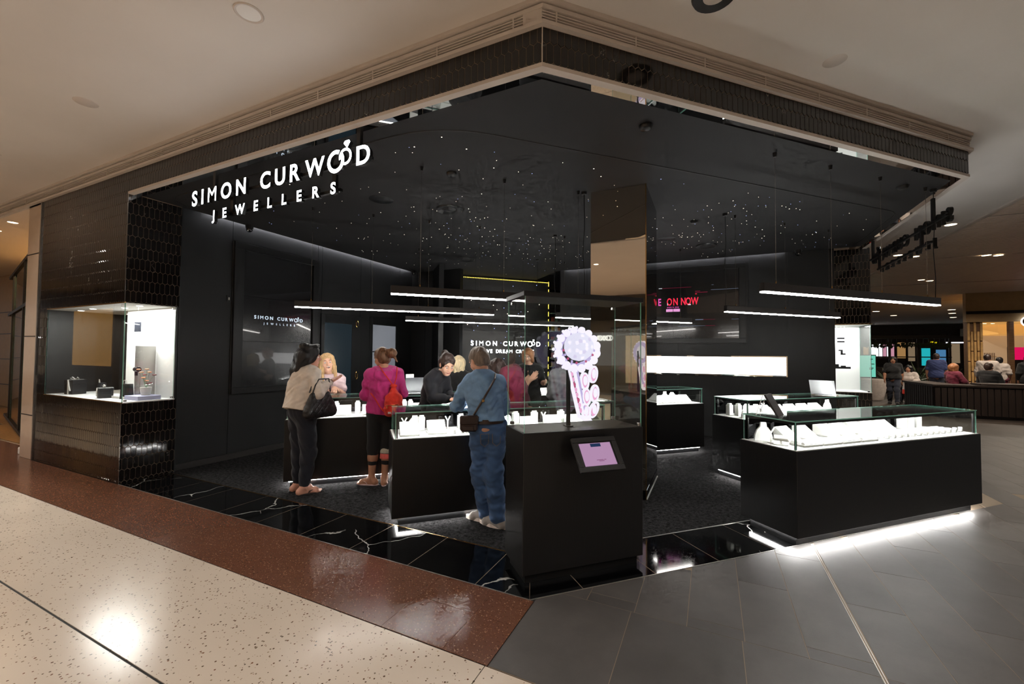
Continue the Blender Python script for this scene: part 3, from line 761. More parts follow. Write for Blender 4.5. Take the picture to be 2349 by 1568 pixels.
def leaf(x, z, tilt, sx=.037, sz=.068):
    c = math.cos(tilt); s_ = math.sin(tilt)
    def pts(k): return [(x + (k * sx * math.sin(t) * c - k * sz * math.cos(t) * s_), z + (k * sx * math.sin(t) * s_ + k * sz * math.cos(t) * c)) for t in [2 * math.pi * i / 18 for i in range(18)]]
    def f(b):
        o = pts(1); i = pts(.80); n = len(o)
        P = [(p[0], -.012, p[1]) for p in o] + [(p[0], -.02, p[1]) for p in i] + [(p[0], .012, p[1]) for p in o] + [(p[0], .012, p[1]) for p in i]
        F = []
        for k in range(n):
            j = (k + 1) % n; F += [(k, j, n + j, n + k), (2 * n + k, 3 * n + k, 3 * n + j, 2 * n + j), (k, 2 * n + k, 2 * n + j, j), (n + k, n + j, 3 * n + j, 3 * n + k)]
        b.poly(P, F, 'holo_white')
    lr = part('leaf_rim', rg, f)
    gem('leaf_bed', (x, 0, z), (sx * .78, .010, sz * .78), 'holo_pink', 12, 6, par=lr); gem('leaf_stone', (x, -.012, z + .004), (sx * .48, .016, sz * .55), 'holo_white', 10, 6, par=lr)
for x, z, t_ in [(.085, .335, .1), (.160, .385, -.12), (.100, .215, .1), (.172, .240, -.1), (.095, .105, .35), (.165, .115, -.45)]: leaf(x, z, t_)
rail(.048, .075, .075, .035, .07, 'holo_white', .005)
# slanted tablet on the pedestal front
tb = thing('tablet', 'black framed tablet with pink screen tilted on the front of the showcase pedestal', 'tablet', AB(.335, -.05, .775), Q45)
tilt = math.atan2(.15, .195); hl = math.hypot(.15, .195)
tp = bpy.data.objects.new('housing', None); bpy.data.objects.remove(tp)
def tparts():
    R = (tilt - math.pi / 2, 0, 0)
    def add(name, x0, x1, y0, y1, z0, z1, m, c=0., label=None):
        mb = MB(); mb.box(x0, x1, z0, z1, y0, y1, m, c)
        V = []
        for x, y, z in mb.v:    # local: y along the slope (up), z out of the face
            yy = z; zz = y; V.append((x, yy * math.sin(tilt) - zz * math.cos(tilt), yy * math.cos(tilt) + zz * math.sin(tilt)))
        mb.v = V; o = mb.build(name, tb)
        if label: o['label'] = label
    add('backing', 0, .345, 0, hl, -.012, 0, 'black_metal', .003)
    for r in ((0, .345, 0, .036), (0, .345, hl - .036, hl), (0, .036, .036, hl - .036), (.309, .345, .036, hl - .036)): add('bezel', r[0], r[1], r[2], r[3], 0, .009, 'black_metal', .002)
    add('screen', .05, .295, .042, hl - .042, .0, .003, 'tab_pink', label='pale mauve tablet screen')
    add('picture', .135, .215, hl - .070, hl - .046, .003, .0036, 'tab_blue', label='small dark picture on the screen')
    for i, (x0, x1, y0) in enumerate([(.148, .2, .078), (.205, .222, .078), (.165, .205, .070)]): add('caption_line', x0, x1, y0, y0 + .005, .003, .0034, 'tab_text')
emat('tab_pink', srgb(176, 138, 172), 1.0); emat('tab_blue', srgb(36, 52, 84), 1.); emat('tab_text', srgb(140, 92, 128), 1.)
tparts()
bpart('bracket', tb, .14, .205, .10, .2, .03, .085, 'black_metal')

# --- linear pendants
def pendant(a0, a1, b, label, wires, cable=None):
    t = thing('pendant_light', label, 'pendant light', AB(a0, b, 2.125), Q45, 'slim black linear pendants over the counters')
    n = a1 - a0
    bpart('housing', t, 0, n, -.026, .026, .012, .088, 'housing', .002)
    bpart('diffuser', t, .004, n - .004, -.024, .024, 0, .014, 'led', label='glowing white strip along the underside')
    for w_ in wires:
        x = w_ - a0
        wr_ = part('suspension_wire', t, lambda m_: m_.tube([(x, 0, .086), (x, 0, SZ - 2.125)], .0016, 'steel', 5))
        part('wire_grip', wr_, lambda m_: m_.lathe([(.004, 0), (.0055, .004), (.0055, .02), (.002, .032)], 'brass', 8, (x, 0, .088)))
        part('ceiling_cup', wr_, lambda m_: m_.lathe([(.012, 0), (.018, .04)], 'black_metal', 12, (x, 0, SZ - 2.125 - .04)), smooth=True)
    if cable is not None:
        x = cable - a0; h = SZ - 2.125
        pc_ = part('power_cable', t, lambda m_: m_.tube([(x, 0, .086), (x + .012, 0, .3), (x - .01, .005, .6), (x + .008, 0, .9), (x, 0, h)], .004, 'black_frame', 6))
        part('cable_rose', pc_, lambda m_: m_.lathe([(.03, 0), (.034, .03)], 'black_metal', 14, (x, 0, h - .03)), smooth=True)
pendant(-.775, 1.42, 1.74, 'long pendant over the counter the denim man leans on', (-.493, .388, 1.283), 1.357)
pendant(-1.85, .80, 3.44, "long pendant over the smiling assistant's counter, left of the others", (-1.66, -.916, -.164, .576))
pendant(-.32, 3.0, 5.1, 'longest and lowest looking pendant in front of the wall logo', (-.1, .95, 1.9, 2.8), 2.2)
pendant(1.82, 4.47, 3.44, 'pendant passing behind the mirrored column', (1.964, 3.0, 4.24), 1.8)
pendant(2.355, 5.005, .29, 'big pendant nearest on the right above the front counter', (2.534, 3.282, 4.039, 4.813), 4.955)
pendant(3.455, 5.64, 1.73, 'pendant over the laptop counter, below and behind the biggest right one', (3.634, 4.546, 5.445), 3.46)

# --- hanging name sign
def ringshape(mb, cx, cz, ro, ri, a0, a1, y0, y1, m, side, sx=1.):
    n = max(6, int(abs(a1 - a0) / 9)); A = [math.radians(a0 + (a1 - a0) * i / n) for i in range(n + 1)]
    O = [(cx + sx * ro * math.cos(a), cz + ro * math.sin(a)) for a in A]; I = [(cx + sx * ri * math.cos(a), cz + ri * math.sin(a)) for a in A]
    for i in range(n):
        q = [O[i], O[i + 1], I[i + 1], I[i]]
        mb.poly([(x, y0, z) for x, z in q], [(0, 1, 2, 3)], m); mb.poly([(x, y1, z) for x, z in q], [(0, 1, 2, 3)], side)
        for p, r in ((q[0], q[1]), (q[2], q[3])): mb.poly([(p[0], y0, p[1]), (r[0], y0, r[1]), (r[0], y1, r[1]), (p[0], y1, p[1])], [(0, 1, 2, 3)], side)
    for k in (0, n): mb.poly([(O[k][0], y0, O[k][1]), (I[k][0], y0, I[k][1]), (I[k][0], y1, I[k][1]), (O[k][0], y1, O[k][1])], [(0, 1, 2, 3)], side)
def plainbuild(mb, name, parent):
    me = bpy.data.meshes.new(name); me.from_pydata(mb.v, [], mb.f)
    for n in mb.mats: me.materials.append(M(n))
    me.polygons.foreach_set('material_index', mb.m); me.update(); return link(name, me, parent)
_b = MB(); ringshape(_b, HC[0], HC[2], .158, .105, 0, 360, .0, .012, 'holo_violet', 'holo_violet', 1.12); plainbuild(_b, 'halo_setting', rg)
def wordmark(t, x0, z0, k, m, side, dep, y=0., bold=.022):
    """SIMON CURWOOD with the two O as interlocked rings; k scales the layout of the big sign (2.485 wide)"""
    X = lambda x: x0 + (x + 3.902) * k; Z = lambda z: z0 + (z - 3.08) * k; h = .158 * k
    letters('SIMON', t, X(-3.902), Z(3.08), .898 * k, h, dep, m, bold, y, side=side)
    letters('CURW', t, X(-2.785), Z(3.08), .85 * k, h, dep, m, bold, y, side=side)
    letters('D', t, X(-1.567), Z(3.08), .152 * k, h, dep, m, bold, y, side=side)
    y0, y1 = y - dep / 2, y + dep / 2
    b = MB(); ringshape(b, X(-1.802), Z(3.160), .098 * k, .064 * k, 62, 400, y0, y1, m, side); plainbuild(b, 'ring_mark', t)
    b = MB(); ringshape(b, X(-1.692), Z(3.182), .072 * k, .050 * k, -128, 196, y0 - .001, y1, m, side); plainbuild(b, 'ring_mark', t)
    b = MB(); P = [(-.038, .040), (-.022, .058), (.022, .060), (.038, .042), (.004, -.006)]
    b.prism([(X(-1.676) + px * k, Z(3.256) + pz * k) for px, pz in P], y0, y1, side, 'y'); b.poly([(X(-1.676) + px * k, y0 - .0005, Z(3.256) + pz * k) for px, pz in P], [(0, 1, 2, 3, 4)], m); plainbuild(b, 'diamond_mark', t)
sg = thing('hanging_sign', 'illuminated white letter sign hanging from the fascia on the left front', 'sign', (0, .03, 0), 0, 'hanging name signs')
wordmark(sg, -3.902, 3.08, 1., 'led_sign', 'black_metal', .032)
letters('JEWELLERS', sg, -3.538, 2.888, 1.742, .100, .032, 'led_sign', .026, 0, side='black_metal')
rl_ = bpart('rail', sg, -3.92, -1.45, .03, .055, 3.135, 3.16, 'black_metal'); bpart('rail', sg, -3.55, -1.79, .03, .055, 2.925, 2.95, 'black_metal')
for x in (-3.594, -1.592): bpart('post', sg, x - .02, x + .02, .026, .056, 3.135, SZ, 'black_metal')
for x in (-3.293, -1.869): bpart('post', sg, x - .022, x + .022, .03, .056, 2.925, 3.16, 'black_metal')
for x in [-3.8 + .19 * k for k in range(13)]: bpart('standoff', rl_, x - .012, x + .012, .02, .034, 3.13, 3.165, 'black_metal')
s2 = copy_tree(sg); s2.rotation_euler = (0, 0, math.pi / 2); s2.location = (3.43, 3.66 + 3.902, -.03)
tag(s2, 'dark letter sign seen edge-on from behind at the far right ceiling edge', 'sign', 'hanging name signs')

# --- video wall on the left wall
emat('tv_text', (.62, .72, .85, 1), 1.2); emat('sale_red', (.95, .03, .07, 1), 1.1); emat('sale_pink', (.80, .10, .48, 1), 1.0); emat('sale_bar', (.86, .36, .72, 1), .95); emat('sale_white', (.85, .87, .95, 1), .9); emat('sale_blue', (.25, .30, .42, 1), .4); emat('sale_dim', (.45, .03, .09, 1), .35)
mat('tv_panel', srgb(12, 12, 14), .22, spec=.9, coat=.6)
tv = thing('video_wall', 'tall dark video wall with the shop name on the left wall', 'screen', (-5.25, 1.25, 0), 0)
for y0, y1, z0, z1 in ((0, 1.45, .94, 1.03), (0, 1.45, 3.07, 3.17), (0, .14, 1.03, 3.07), (1.34, 1.45, 1.03, 3.07)): bpart('frame', tv, 0, .05, y0, y1, z0, z1, 'black_frame', .003)
for y0, y1, z0, z1 in ((-.012, 1.462, .93, .94), (-.012, 0, .94, 3.17), (1.45, 1.462, .94, 3.17)): bpart('frame_edge', tv, 0, .018, y0, y1, z0, z1, 'housing')
bpart('panel', tv, .0, .02, .142, 1.338, 1.032, 1.713, 'tv_panel'); bpart('panel', tv, .0, .02, .142, 1.338, 1.717, 2.39, 'tv_panel'); bpart('panel', tv, .0, .02, .142, 1.338, 2.394, 3.068, 'tv_panel')
lg = bpy.data.objects.new('logo', None); COL.objects.link(lg); lg.parent = tv; lg.location = (.024, 0, 0); lg.rotation_euler = (0, 0, math.pi / 2)
wordmark(lg, .32, 2.062, .337, 'tv_text', 'tv_text', .002, bold=.02)
letters('JEWELLERS', lg, .47, 1.985, .54, .030, .002, 'tv_text', .0)
sw = thing('wall_switch', 'small black wall control with a white button beside the video wall', 'switch', (-5.25, 1.17, 2.28)); bpart('plate', sw, 0, .012, 0, .06, 0, .09, 'black_metal', .003); bpart('button', sw, .012, .016, .022, .04, .02, .06, 'white_prop', .002)
# --- doors in the left wall
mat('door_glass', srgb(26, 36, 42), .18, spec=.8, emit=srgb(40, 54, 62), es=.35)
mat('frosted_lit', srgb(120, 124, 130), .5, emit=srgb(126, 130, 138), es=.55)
def door(name, y0, y1, z1, gm, gy0, gy1, gz1, gz0=.12):
    f = MB(); f.box(-5.262, -5.235, y0, gy0, 0, z1, 'black_frame', .003); f.box(-5.262, -5.235, gy1, y1, 0, z1, 'black_frame', .003); f.box(-5.262, -5.235, gy0, gy1, gz1, z1, 'black_frame', .003); f.box(-5.262, -5.235, gy0, gy1, 0, gz0, 'black_frame', .003)
    d = struct(f, name); bpart('glass_panel', d, -5.258, -5.248, gy0, gy1, gz0, gz1, gm); return d
d1 = door('door_1', 2.80, 3.72, 2.255, 'door_glass', 2.87, 3.51, 2.10)
for z in (2.12, 1.116):
    h = MB(); P = [(.030 * math.cos(math.radians(60 * k + 30)), .075 * math.sin(math.radians(60 * k + 30))) for k in range(6)]
    for k in range(6):
        a, b_ = P[k], P[(k + 1) % 6]; h.tube([(-5.232, 3.634 + a[0], z + a[1]), (-5.232, 3.634 + b_[0], z + b_[1])], .0065, 'brass', 6)
    h.build('handle', d1)
bpart('edge_strip', d1, -5.236, -5.228, 2.79, 2.80, 0, 2.25, 'toe')
bpart('threshold_light', d1, -5.236, -5.232, 3.40, 3.46, .95, .962, 'steel')
d2 = door('door_2', 3.98, 4.88, 2.295, 'frosted_lit', 4.06, 4.755, 2.14)

# --- right back wall: screen and light box
s3 = thing('wall_screen', 'wide dark wall screen announcing a sale in red letters', 'screen', (-.8, 6.5, 0))
for x0, x1, z0, z1 in ((-.12, 2.44, 1.80, 1.89), (-.12, 2.44, 3.22, 3.31), (-.12, -.01, 1.89, 3.22), (2.33, 2.44, 1.89, 3.22)): bpart('frame', s3, x0, x1, -.05, 0, z0, z1, 'black_frame', .003)
for x0, x1, z0, z1 in ((-.13, 2.452, 1.79, 1.80), (2.44, 2.452, 1.80, 3.31)): bpart('frame_edge', s3, x0, x1, -.02, 0, z0, z1, 'housing')
bpart('panel', s3, 0, 1.16, -.02, 0, 1.892, 3.218, 'tv_panel'); bpart('panel', s3, 1.163, 2.325, -.02, 0, 1.892, 3.218, 'tv_panel')
letters('SALE', s3, .52, 2.558, .415, .145, .002, 'sale_pink', .02, -.022, aspect=.62)
letters('ON', s3, 1.045, 2.558, .205, .145, .002, 'sale_red', .02, -.022, aspect=.62); letters('NOW', s3, 1.31, 2.558, .32, .145, .002, 'sale_red', .02, -.022, aspect=.62)
letters('ENDS 14 JUNE', s3, 1.05, 2.505, .22, .026, .002, 'sale_pink', 0, -.022, space=.5)
for x0, x1, z0, z1, m_ in [(1.03, 1.157, 2.43, 2.485, 'sale_bar'), (1.166, 1.29, 2.43, 2.485, 'sale_bar'), (.89, .955, 2.905, 2.915, 'sale_white'), (.955, 1.5, 2.906, 2.912, 'sale_dim'), (1.85, 2.32, 2.83, 2.838, 'sale_blue'), (1.57, 1.66, 2.815, 2.825, 'sale_dim'), (1.57, 1.79, 2.79, 2.80, 'sale_dim'), (1.57, 1.60, 2.762, 2.772, 'sale_red'), (1.86, 1.9, 2.925, 2.933, 'sale_blue'), (1.57, 1.71, 2.25, 2.268, 'sale_blue'), (1.71, 1.92, 2.256, 2.262, 'sale_dim'), (1.25, 1.75, 2.135, 2.142, 'sale_blue'), (1.75, 1.92, 2.135, 2.142, 'sale_dim'), (2.2, 2.325, 2.25, 2.258, 'sale_blue'),
                             (1.052, 1.062, 2.56, 2.61, 'sale_white'), (1.44, 1.49, 2.553, 2.572, 'sale_white')]:
    bpart('screen_graphic', s3, x0, x1, -.0235, -.0205, z0, z1, m_)
lb = thing('light_box', 'long blown-out white light box set into the black wall below the sale screen', 'light box', (-1.0, 6.496, 0))
bpart('panel', lb, 0, 3.27, -.012, -.002, 1.205, 1.535, 'lightbox')
for x0, x1, z0, z1 in ((-.02, 3.29, 1.18, 1.205), (-.02, 3.29, 1.535, 1.555), (3.27, 3.29, 1.205, 1.535), (-.02, 0, 1.205, 1.535)): bpart('rim', lb, x0, x1, -.03, 0, z0, z1, 'mirror')
for k in range(6): bpart('clip', lb, 1.1 + .33 * k, 1.16 + .33 * k, -.03, -.01, 1.168, 1.178, 'steel')

# --- feature wall with logo
def meshmat():
    m, nt, out = _new('chain_mesh'); b = N(nt, 'ShaderNodeBsdfPrincipled'); v = coords(nt, (34, 1, 17)); br = N(nt, 'ShaderNodeTexBrick')
    tc = N(nt, 'ShaderNodeCombineXYZ'); sp_ = N(nt, 'ShaderNodeSeparateXYZ'); L(nt, v, sp_.inputs[0]); L(nt, sp_.outputs[2], tc.inputs[0]); L(nt, sp_.outputs[0], tc.inputs[1]); L(nt, tc.outputs[0], br.inputs['Vector'])
    br.inputs['Color1'].default_value = srgb(12, 12, 14); br.inputs['Color2'].default_value = srgb(20, 20, 24); br.inputs['Mortar'].default_value = srgb(82, 80, 78); br.inputs['Scale'].default_value = 1.; br.inputs['Mortar Size'].default_value = .06
    L(nt, br.outputs['Color'], b.inputs['Base Color']); b.inputs['Roughness'].default_value = .35; b.inputs['Metallic'].default_value = .3
    L(nt, b.outputs[0], out.inputs['Surface'])
meshmat()
fs = thing('logo_wall', 'dark mesh feature wall with lit shop name and yellow dotted light border', 'feature wall', AB(0, 7.2), Q45)
bpart('mesh_screen', fs, 1.10, 3.40, 0, .03, 0, 3.40, 'chain_mesh')
wordmark(fs, 1.385, 1.752, .72, 'led_logo', 'black_metal', .03, -.02)
letters('LOVE DREAM CREATE', fs, 1.60, 1.58, 1.40, .085, .03, 'led_logo', .03, -.02, side='black_metal', space=.7)
m1 = MB()
for k in range(58): m1.box(1.12 + .0393 * k, 1.135 + .0393 * k, -.012, -.004, 3.365, 3.38, 'led_yellow')
tag(m1.build('dotted_strip', fs), kind='stuff')
for k in range(13):
    z = 1.0 + .19 * k
    if 1.4 < z < 1.7: continue
    bpart('side_light', fs, 3.40, 3.41, -.012, -.004, z, z + .115, 'led_yellow')
for k in range(7): bpart('side_light', fs, 1.085, 1.093, -.012, -.004, 1.3 + .30 * k, 1.34 + .30 * k, 'led_yellow')
dots = MB()
for k in range(46): dots.ball((rnd.uniform(1.15, 3.35), -.004, rnd.uniform(1.0, 3.3)), .0075, 'star_blue' if rnd.random() < .7 else 'star_warm', 6, 4)
tag(dots.build('light_points', fs), kind='stuff')
# narrow mirrored shelf recess right of the logo wall
sh = thing('shelf_niche', 'narrow lit shelf niche stocked with small boxes right of the logo wall', 'shelves', AB(3.44, 7.1), Q45)
bpart('back', sh, 0, .30, .10, .11, 0, 3.2, 'dark_mirror')
SHZ = [1.02, 1.25, 1.47, 1.70, 1.92, 2.14, 2.37, 2.60]
for z in SHZ: bpart('shelf', sh, 0, .30, -.02, .10, z - .008, z, 'glass_bright_edge')
shelfcols = ['box_red', 'box_orange', 'box_green', 'box_yellow', 'box_dark', 'box_white']
for n_, c_ in zip(shelfcols, [(150, 60, 48), (210, 120, 50), (120, 150, 120), (170, 150, 80), (50, 44, 42), (222, 222, 214)]): mat(n_, srgb(*c_), .5, var=.1)
for i, z in enumerate(SHZ[:-1]):
    for j, x in enumerate((.03, .12, .21)):
        o = MB(); hh = rnd.uniform(.07, .14); o.box(0, .065, 0, .06, 0, hh, shelfcols[(i * 3 + j * 2) % 6], .003); ob = o.build('gift_box', loc=AB(3.44 + x, 7.11, z), rot=(0, 0, Q45))
        tag(ob, 'small ' + shelfcols[(i * 3 + j * 2) % 6][4:] + ' box on the ' + ORD[i + 1] + ' shelf from the bottom of the niche', 'box', 'boxes on the shelf niche')
bpart('shelf_light', sh, .02, .28, -.01, .0, 1.68, 1.692, 'lamp_white')
# mirrored strip left of the logo wall
ms = thing('mirror_strip', 'slim dark mirror strip with a lit top left of the logo wall', 'mirror', AB(.93, 7.0), Q45); bpart('glass', ms, 0, .15, 0, .02, .2, 2.05, 'dark_mirror'); bpart('top_light', ms, 0, .15, -.01, .01, 2.06, 2.075, 'lamp_white')

# --- ceiling fittings of the shop
def stars():
    b = MB(); n = 0
    def inside(x, y): return -4.9 < x < 3.2 and .35 < y < 6.3 and (-x * S2 + y * S2) > 1.05 and not (-.25 < x < .45 and 2.2 < y < 3.25)
    while n < 470:
        if rnd.random() < .55:
            cx, cy = rnd.choice([(-2.4, 3.6), (-1.9, 4.6), (-2.8, 2.6), (-1.5, 2.2), (.9, 4.3), (1.6, 5.2), (-.9, 4.6), (1.4, 3.6)]); x, y = rnd.gauss(cx, .8), rnd.gauss(cy, .7)
        else: x, y = rnd.uniform(-4.8, 3.2), rnd.uniform(.4, 6.3)
        if not inside(x, y): continue
        r = rnd.uniform(.0032, .0062); m_ = 'star_blue' if rnd.random() < .22 else 'star_warm'
        b.poly([(x + r * math.cos(k * math.pi / 3), y + r * math.sin(k * math.pi / 3), SZ - .0015) for k in range(6)], [(5, 4, 3, 2, 1, 0)], m_); n += 1
    o = plainbuild(b, 'ceiling_stars', None); tag(o, 'tiny fibre optic star lights scattered over the black ceiling', 'star lights', kind='stuff')
stars()
def round_fit(name, label, cat, x, y, prof, m, z=SZ, group=None, n=28):
    o = part(name, None, lambda b: b.lathe(prof, m, n), smooth=True, loc=(x, y, z)); return tag(o, label, cat, group)
def diffuser(x, y, label):
    t = thing('air_diffuser', label, 'air vent', (x, y, SZ), 0, 'round black air diffusers')
    part('ring', t, lambda b: b.lathe([(.10, -.004), (.16, -.02), (.17, -.012), (.175, 0)], 'black_frame', 28, cap=False), True)
    part('cone', t, lambda b: b.lathe([(.0, -.022), (.06, -.018), (.085, -.002)], 'soffit_black', 28), True)
diffuser(-2.02, 2.03, 'round black diffuser with a ring above the denim man'); diffuser(.98, 5.33, 'round black diffuser near the sale screen'); diffuser(-3.35, 4.6, 'round black diffuser far back near the yellow lights')
round_fit('ceiling_speaker', 'flat black round ceiling speaker near the D of the hanging sign', 'speaker', -2.59, 1.40, [(.14, -.004), (.145, 0)], 'black_frame')
round_fit('ceiling_speaker', 'flat black round ceiling speaker behind the mirrored column', 'speaker', .40, 4.65, [(.14, -.004), (.145, 0)], 'black_frame')
for x, y, lab in [(.571, 1.027, 'black smoke detector alone on the plain front ceiling'), (-1.385, 1.127, 'small black ceiling sensor between two front pendant cups'), (2.959, 3.459, 'small black ceiling sensor near the far right corner'), (.84, 3.83, 'small black ceiling sensor right of the column top')]:
    round_fit('ceiling_sensor', lab, 'sensor', x, y, [(.030, -.034), (.045, -.026), (.055, -.006), (.055, 0)], 'black_metal')
for x, y, lab in [(-5.13, 1.40, 'black dome camera above the video wall'), (-5.05, 5.1, 'black dome camera in the far left corner'), (2.45, 6.32, 'black dome camera right of the sale screen')]:
    t = thing('dome_camera', lab, 'camera', (x, y, SZ)); part('base', t, lambda b: b.lathe([(.05, -.05), (.055, 0)], 'black_metal', 18), True); part('dome', t, lambda b: b.ball((0, 0, -.05), (.047, .047, .055), 'screen_off', 16, 8), True)
    part('lens', t, lambda b: b.ball((.02, -.03, -.085), .012, 'steel', 8, 6), True)

# --- left display window
wn = MB(); wn.box(-7.335, -5.2, .006, .54, .935, .948, 'white_deck')
win1 = struct(wn, 'window_1')
bpart('soffit', win1, -7.335, -5.204, .008, .54, 2.122, 2.13, 'white_deck')
bpart('back_panel', win1, -6.42, -5.21, .525, .535, .948, 2.12, 'white_deck')
bpart('mirror_back', win1, -7.325, -6.423, .525, .535, .948, 2.12, 'bronze_mirror', label='tinted mirror at the back of the window')
bpart('jamb', win1, -7.335, -7.325, .006, .54, .948, 2.12, 'black_frame')
bpart('closing_panel', win1, -5.25, -5.206, .535, .56, .93, 2.14, 'black_frame')
pane('front_glass', win1, -7.325, -5.203, .002, .010, .948, 2.122, 'glass'); pane('side_glass', win1, -5.210, -5.202, .012, .522, .948, 2.122, 'glass', 'glass_bright_edge')
for x0, x1, y0, y1, z in ((-7.335, -5.196, -.006, .01, 2.122), (-7.335, -5.196, -.006, .01, .938)): bpart('glazing_trim', win1, x0, x1, y0, y1, z, z + .010, 'brass')
for y, z in ((.49, 2.09), (.49, .955), (.02, .955)): bpart('glass_clip', win1, -5.214, -5.196, y, y + .03, z, z + .02, 'steel', .002)
for x, y in ((-5.45, .25), (-5.95, .3), (-6.55, .2), (-7.05, .25)):
    part('spotlight', win1, lambda b: b.lathe([(.03, 0), (.034, .004)], 'lamp_white', 16, (x, y, 2.117)))
def case_lamp(x0, y0, sx, sy, z, power, parent_col=(1, 1, .98), rotz=0.):
    l = bpy.data.lights.new('window_lamp', 'AREA'); l.shape = 'RECTANGLE'; l.size = sx; l.size_y = sy; l.energy = power; l.color = parent_col
    o = bpy.data.objects.new('window_lamp', l); o.location = (x0, y0, z); o.rotation_euler = (0, 0, rotz); COL.objects.link(o)
case_lamp(-5.85, .27, 1.1, .35, 2.112, 34)
case_lamp(3.22, 6.92, .45, .5, 2.10, 26)
# --- right display window
wn = MB(); wn.box(2.94, 3.52, 6.606, 7.25, .935, .948, 'white_deck'); win2 = struct(wn, 'window_2')
bpart('soffit', win2, 2.94, 3.516, 6.61, 7.25, 2.114, 2.12, 'white_deck'); bpart('back_panel', win2, 2.95, 3.516, 7.21, 7.225, .948, 2.114, 'white_deck'); bpart('side_panel', win2, 2.94, 2.95, 6.615, 7.21, .948, 2.114, 'white_deck')
pane('front_glass', win2, 2.945, 3.505, 6.602, 6.610, .948, 2.114, 'glass', 'glass_bright_edge'); pane('side_glass', win2, 3.508, 3.516, 6.602, 7.205, .948, 2.114, 'glass', 'glass_bright_edge')
bpart('glazing_trim', win2, 2.93, 3.53, 6.594, 6.604, 2.112, 2.124, 'brass'); bpart('glazing_trim', win2, 2.93, 3.53, 6.594, 6.604, .936, .948, 'plaster_trim')
for x, z in ((2.96, 2.09), (3.46, .952)): bpart('glass_clip', win2, x, x + .03, 6.596, 6.606, z, z + .02, 'black_metal', .002)

# --- goods in the left window
mat('box_black', srgb(20, 21, 25), .4, var=.1); mat('box_navy', srgb(52, 56, 70), .5); mat('ribbon', srgb(214, 210, 204), .4); mat('petal', srgb(214, 150, 110), .6, var=.2); mat('petal_dark', srgb(120, 60, 60), .6); mat('lilac', srgb(196, 196, 230), .5)
ZW = .949
def ribbonbox(x, y, z, w_, d, h, rz, label):
    t = thing('gift_box', label, 'gift box', (x, y, z), rz); bpart('box', t, -w_ / 2, w_ / 2, -d / 2, d / 2, 0, h * .72, 'box_black', .004); bpart('lid', t, -w_ / 2 - .004, w_ / 2 + .004, -d / 2 - .004, d / 2 + .004, h * .72, h, 'box_black', .004)
    bpart('ribbon_band', t, -.012, .012, -d / 2 - .006, d / 2 + .006, 0, h + .002, 'ribbon'); 
    for s_ in (-1, 1): part('ribbon_loop', t, lambda b: b.tube([(0, 0, h), (s_ * .05, -.01, h + .035), (s_ * .085, -.015, h + .02), (s_ * .05, -.01, h + .006), (0, 0, h + .002)], .006, 'ribbon', 6), True)
    part('ribbon_tail', t, lambda b: b.tube([(0, -d / 2 - .004, h), (.03, -d / 2 - .012, h * .6), (.06, -d / 2 - .014, h * .25)], .008, 'ribbon', 6), True)
    return t
ribbonbox(-6.98, .2, ZW, .16, .16, .20, .2, 'tall black gift box tied with a white bow at the left of the window')
ribbonbox(-6.02, .16, ZW, .16, .14, .13, -.25, 'low black gift box with white ribbon at the middle of the window')
def bag(x, y, z, w_, d, h, rz, label, m_='box_black'):
    t = thing('gift_bag', label, 'gift bag', (x, y, z), rz); part('body', t, lambda b: b.poly([(-w_ / 2, -d / 2, 0), (w_ / 2, -d / 2, 0), (w_ / 2, d / 2, 0), (-w_ / 2, d / 2, 0), (-w_ / 2 + .004, -d / 2 + .012, h), (w_ / 2 - .004, -d / 2 + .012, h), (w_ / 2 - .004, d / 2 - .012, h), (-w_ / 2 + .004, d / 2 - .012, h)], [(0, 3, 2, 1), (0, 1, 5, 4), (1, 2, 6, 5), (2, 3, 7, 6), (3, 0, 4, 7), (4, 5, 6, 7)], m_))
    part('handle', t, lambda b: b.tube([(-.03, -d / 2 + .01, h), (-.02, -d / 2 + .008, h + .045), (.02, -d / 2 + .008, h + .045), (.03, -d / 2 + .01, h)], .003, 'ribbon', 5), True); return t
bag(-5.62, .22, ZW, .13, .07, .19, .3, 'black gift bag on the white base right of the ribbon box'); bag(-6.48, .3, ZW, .14, .08, .17, -.2, 'plain dark gift bag in front of the window mirror')
t = thing('watch_stand', 'small dark watch on a stand inside the left window', 'watch', (-5.58, .3, 1.30)); part('roll', t, lambda b: b.tube([(-.04, 0, .02), (.04, 0, .02)], .03, 'box_black', 12)); bpart('bracket', t, -.045, .0, -.008, .008, -.06, -.0, 'box_black'); part('pin', t, lambda b: b.tube([(.03, .02, -.36), (.03, .02, .0)], .003, 'steel', 6))
t = thing('hanging_card', 'dark square picture card hung high in the white part of the left window', 'card', (-5.60, .30, 1.80)); bpart('card', t, -.075, .075, -.004, .004, 0, .125, 'box_navy'); part('cord', t, lambda b: b.tube([(0, 0, .125), (0, 0, .315)], .001, 'steel', 4)); part('cord', t, lambda b: b.tube([(.0, 0, -.85), (0, 0, 0)], .0012, 'steel', 4))
for i, (x, y, h) in enumerate([(-5.75, .3, .03), (-5.42, .3, .05)]):
    o = MB(); o.box(-.16, .16, -.12, .12, 0, h, ('white_prop', 'lilac')[i], .003); tag(o.build('plinth', loc=(x, y, ZW)), ('low white plinth under the black gift bag', 'lilac tinted low plinth under the flowers')[i], 'plinth')
fl_ = thing('flower_arrangement', 'peach and burgundy silk flowers in a white pot in the left window', 'flowers', (-5.40, .32, ZW + .05))
part('pot', fl_, lambda b: b.lathe([(.045, 0), (.055, .05), (.06, .10), (.05, .10)], 'white_prop', 18), True)
